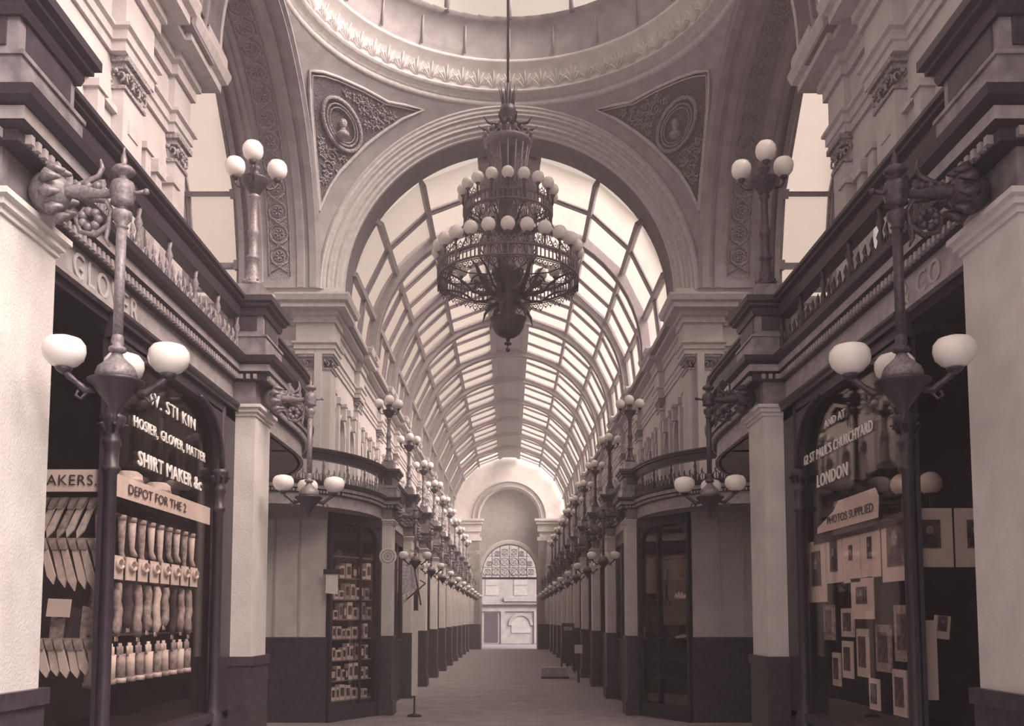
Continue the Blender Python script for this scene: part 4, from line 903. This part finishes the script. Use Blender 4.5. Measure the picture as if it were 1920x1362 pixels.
ring_band(.62, 7.32, 7.45, 60, 'upper_band'); frill(.62, 7.465, .09, 44, 1, 'upper_cresting', BRONZEL); frill(.62, 7.29, .2, 44, -1, 'upper_fringe', BRONZE); globes(.64, 7.665, .086, 18)
a = MB()                                                             # central stem, drum of upper tier, canopy
a.lathe([(.02, 5.5), (.03, 5.56), (.1, 5.58), (.17, 5.63), (.22, 5.71), (.25, 5.82), (.262, 5.84), (.2, 5.85), (.12, 5.87), (.11, 5.95), (.14, 6.05), (.19, 6.12), (.2, 6.2), (.13, 6.3), (.2, 6.42), (.23, 6.5), (.12, 6.6), (.08, 6.8), (.1, 7.0), (.2, 7.1), (.22, 7.2), (.14, 7.35), (.12, 7.7), (.16, 7.8), (.12, 7.95), (.1, 8.2), (.14, 8.35), (.22, 8.42), (.1, 8.5), (.08, 8.7), (.13, 8.85), (.1, 8.95), (.03, 9.0), (.02, 9.3)], n=24)
a.build('central_stem', BRONZE, ch)
a = MB(); a.lathe([(.001, 5.36), (.03, 5.38), (.035, 5.41), (.012, 5.44), (.012, 5.46), (.05, 5.47), (.055, 5.495), (.02, 5.51), (.015, 5.55)], n=12); a.build('pendant', IRON, ch)
a = MB(); a.lathe([(.05, 8.30), (.3, 8.34), (.34, 8.38), (.34, 8.42), (.28, 8.44)], n=24)
for i in range(20):
    t = 2 * PI * i / 20; a.tube([(.33 * math.cos(t), .33 * math.sin(t), 8.44), (.35 * math.cos(t), .35 * math.sin(t), 8.5), (.33 * math.cos(t), .33 * math.sin(t), 8.53)], [.015, .028, .01], 5)
for i in range(16):
    t = 2 * PI * i / 16; a.tube([(.3 * math.cos(t), .3 * math.sin(t), 8.32), (.24 * math.cos(t), .24 * math.sin(t), 7.9), (.26 * math.cos(t), .26 * math.sin(t), 7.6)], .012, 5)
a.build('canopy', BRONZEL, ch)
a = MB()
for i in range(10):
    t = 2 * PI * i / 10; cs, sn = math.cos(t), math.sin(t)
    a.tube([(.08 * cs, .08 * sn, 8.75), (.2 * cs, .2 * sn, 8.62), (.34 * cs, .34 * sn, 8.60), (.42 * cs, .42 * sn, 8.66)], [.02, .03, .02, .006], 6)
    a.tube([(.06 * cs, .06 * sn, 8.85), (.09 * cs, .09 * sn, 9.1), (.14 * cs, .14 * sn, 9.25)], [.02, .016, .004], 6)
a.build('crown_leaves', BRONZE, ch)
a = MB()
for i in range(8):                                                   # S arms from body to lower ring
    t = 2 * PI * (i + .5) / 8; cs, sn = math.cos(t), math.sin(t)
    a.tube([(q * cs, q * sn, z) for q, z in ((.15, 6.2), (.35, 6.14), (.52, 6.16), (.62, 6.25), (.75, 6.33), (.97, 6.39))], [.024, .022, .02, .018, .016, .014], 6)
    cx_, cz_ = .42, 6.3; a.tube([((cx_ + .13 * (1 - u / 9) * math.cos(u)) * cs, (cx_ + .13 * (1 - u / 9) * math.cos(u)) * sn, cz_ + .13 * (1 - u / 9) * math.sin(u)) for u in [j * .5 for j in range(15)]], .014, 5)
    a.tube([(q * cs, q * sn, z) for q, z in ((.2, 6.45), (.6, 6.42), (.98, 6.5))], .010, 5)
    a.tube([(q * cs, q * sn, z) for q, z in ((.12, 7.1), (.3, 7.12), (.45, 7.25), (.62, 7.32))], [.02, .016, .014, .010], 5)
    a.tube([(q * cs, q * sn, z) for q, z in ((.97, 6.55), (.8, 6.8), (.66, 7.1), (.62, 7.3))], .009, 5)
a.build('scroll_arm', BRONZE, ch)
a = MB()
for i in range(6):
    t = 2 * PI * i / 6 + .25; cs, sn = math.cos(t), math.sin(t)
    a.tube([(q * cs, q * sn, z) for q, z in ((.14, 6.15), (.26, 6.2), (.36, 6.35), (.46, 6.58), (.53, 6.64))], [.03, .042, .036, .024, .006], 6)
    a.tube([(q * cs, q * sn, z) for q, z in ((.14, 6.05), (.25, 6.0), (.33, 5.88), (.36, 5.76))], [.03, .035, .02, .004], 6)
a.build('acanthus_leaf', IRON, ch)
a = MB(); a.tube([(0, 0, 9.2), (0, 0, 14.3)], .018, 8); a.build('suspension_rod', IRON, ch)

# ------------------------------------------------------------------ end wall, door arch, fanlight and the street beyond
b = MB(); m0 = mxz(YE); b.archwall(m0, -3.6, 3.6, 0, 10.6, 0, 1.62, 7.0, 0, .6, 20, 1.03); wo = tag(b.build('wall_end', STONE), kind='structure')
b = MB(); mm = lambda t, r, d: (-r * math.cos(t), YE + d, 7.0 + r * math.sin(t) * 1.02)
b.arcband(mm, 0, PI, 28, [(1.66, 0), (1.66, -.08), (1.72, -.1), (1.76, -.06), (1.9, -.06), (1.96, -.12), (2.0, -.1), (2.02, 0)]); b.build('archivolt', PLASTER2, wo)
b = MB()
for s in (-1, 1):
    q = MB(s); q.sweep([(2.9, YE), (1.62, YE), (1.62, YE + .6)][::-1] if False else [(3.1, YE), (1.62, YE), (1.62, YE + .6)], [(-.0, 6.45), (-.0, 6.99)][::-1] + [])
    c = MB(s); c.box(1.36, 3.1, YE - .35, YE + .3, 6.86, 6.98); c.box(1.44, 3.1, YE - .25, YE + .3, 6.7, 6.86); c.box(1.52, 3.0, YE - .12, YE + .3, 6.3, 6.7); c.box(1.5, 2.4, YE - .16, YE + .3, 5.8, 6.0); c.build('impost_cornice', STONE, wo)
    c = MB(s); c.box(1.55, 2.25, YE - .1, YE, 1.35, 5.8); c.build('pilaster', STONE, wo)
    c = MB(s); c.box(1.52, 3.0, YE - .14, YE + .1, 0, 1.35); c.build('dado', MARBLED, wo)
b = MB(); b.archwall(mxz(YE + .6), -2.2, 2.2, 0, 9.2, 0, 1.48, 4.1, 0, .3, 20, 1.05); wi = tag(b.build('wall_end_recess', PLASTER2), kind='structure')
b = MB(); mm = lambda t, r, d: (-r * math.cos(t), YE + .6 + d, 4.1 + r * math.sin(t) * 1.05)
b.arcband(mm, 0, PI, 28, [(1.48, 0), (1.48, -.1), (1.54, -.12), (1.66, -.1), (1.72, 0)]); b.build('archivolt', MOULD, wi)
fl = empty('fanlight_grille', (0, YE + .7, 3.86), 'scrolled iron fanlight grille filling the head of the far door arch', 'grille')
a = MB()
a.tube([(-1.48 * math.cos(PI * i / 24), 0, .24 + 1.55 * math.sin(PI * i / 24)) for i in range(25)], .035, 6); a.build('rim', IRON, fl)
a = MB(); a.box(-1.5, 1.5, -.05, .05, -.1, .02); a.build('transom', IRON, fl)
a = MB()
for x in (-.95, -.5, 0, .5, .95): a.tube([(x, 0, 0), (x, 0, .24 + 1.5 * math.sqrt(max(0, 1 - (x / 1.48) ** 2)))], .018, 5)
for z in (.55, 1.15): w = 1.44 * math.sqrt(max(0, 1 - ((z - .24) / 1.55) ** 2)); a.tube([(-w, 0, z), (w, 0, z)], .014, 5)
for (x, z, r0) in [(-.25, .3, .22), (.25, .3, .22), (-.75, .3, .2), (.75, .3, .2), (-.25, .85, .23), (.25, .85, .23), (-.72, .85, .2), (.72, .85, .2), (-.25, 1.38, .18), (.25, 1.38, .18), (-1.17, .3, .16), (1.17, .3, .16), (-1.1, .75, .13), (1.1, .75, .13), (-.65, 1.3, .13), (.65, 1.3, .13)]:
    a.tube([(x + r0 * math.cos(2 * PI * i / 16), 0, z + r0 * math.sin(2 * PI * i / 16)) for i in range(17)], .012, 4, cap=False)
    for q in (1, -1): a.tube([(x + q * r0 * (1 - t / 7) * math.cos(t), 0, z + q * r0 * (1 - t / 7) * math.sin(t)) for t in [j * .5 for j in range(12)]], .012, 4)
    a.tube([(x - r0, 0, z - r0), (x + r0, 0, z + r0)], .009, 4); a.tube([(x - r0, 0, z + r0), (x + r0, 0, z - r0)], .009, 4)
a.build('scrollwork', IRON, fl)
b = MB(); b.box(-9, 9, YE + .8, 75, -.12, -.02); tag(b.build('ground_street', mat('street setts', .3, .9, var=.1, scale=4)), kind='structure')
bl = empty('street_building', (0, 61, 0), 'pale stone building across the street seen through the door arch', 'building')
b = MB(); b.box(-7, 7, 0, 2, 0, 12); b.build('wall', FACADE, bl)
b = MB(); b.box(-7, 7, -.25, 0, 2.55, 2.75); b.box(-.35, 7, -.35, 0, 2.75, 3.0); b.box(-7, 7, -.1, 0, 2.1, 2.3); b.build('string_course', FACADE, bl)
for x0, x1 in ((-1.55, -.7), (.3, 1.15), (2.2, 3.0), (-3.3, -2.5)):
    b = MB(); b.box(x0, x1, -.03, .02, 3.15, 4.5); b.box(x0 - .1, x1 + .1, -.08, -.0, 4.5, 4.65); f = b.build('window', PLASTER2, bl); c = MB(); c.box(x0, x1, -.05, -.03, 3.8, 3.86); c.build('sash_bar', FACADE, f)
b = MB(); b.box(-1.6, -.75, -.04, 0, .1, 2.0); b.build('doorway', CLOTHD, bl)
b = MB(); b.arcband(lambda t, r, d: (.75 - r * math.cos(t), d, 1.2 + r * math.sin(t)), 0, PI, 16, [(.001, -.04), (.62, -.04), (.62, 0), (.001, 0)]); b.box(.13, 1.37, -.04, 0, .7, 1.2); b.build('arched_window', PLASTER2, bl)
b = MB(); b.arcband(lambda t, r, d: (.75 - r * math.cos(t), d, 1.2 + r * math.sin(t)), 0, PI, 16, [(.62, -.1), (.8, -.1), (.8, 0), (.62, 0)]); b.box(-.55, -.3, -.1, 0, 0, 2.1); b.box(1.6, 1.9, -.1, 0, 0, 2.1); b.build('stone_surround', FACADE, bl)

# ------------------------------------------------------------------ thin gaslight-era haze in the air of the arcade
hz = bpy.data.materials.new('air haze'); hz.use_nodes = True; hn = hz.node_tree; hn.nodes.remove(hn.nodes['Principled BSDF'])
vs_ = hn.nodes.new('ShaderNodeVolumeScatter'); vs_.inputs['Color'].default_value = (.88, .80, .87, 1); vs_.inputs['Density'].default_value = .0065; vs_.inputs['Anisotropy'].default_value = .2
hn.links.new(vs_.outputs[0], hn.nodes['Material Output'].inputs['Volume'])
b = MB(); b.prism([(-1.9, .03), (1.9, .03), (1.9, 3.75), (3.0, 3.75), (3.0, 7.4), (2.3, 9.2), (.9, 10.1), (-.9, 10.1), (-2.3, 9.2), (-3.0, 7.4), (-3.0, 3.75), (-1.9, 3.75)], lambda u, v, d: (u, d, v), -3, YE - .1); tag(b.build('haze', hz), 'thin hazy air filling the arcade', 'haze', kind='stuff')
# ------------------------------------------------------------------ true size: every mesh and every position times K
for me in bpy.data.meshes:
    if me.users:
        for v in me.vertices: v.co *= K
        me.update()
for o in bpy.data.objects:
    if o.type in ('MESH', 'EMPTY'): o.location = o.location * K
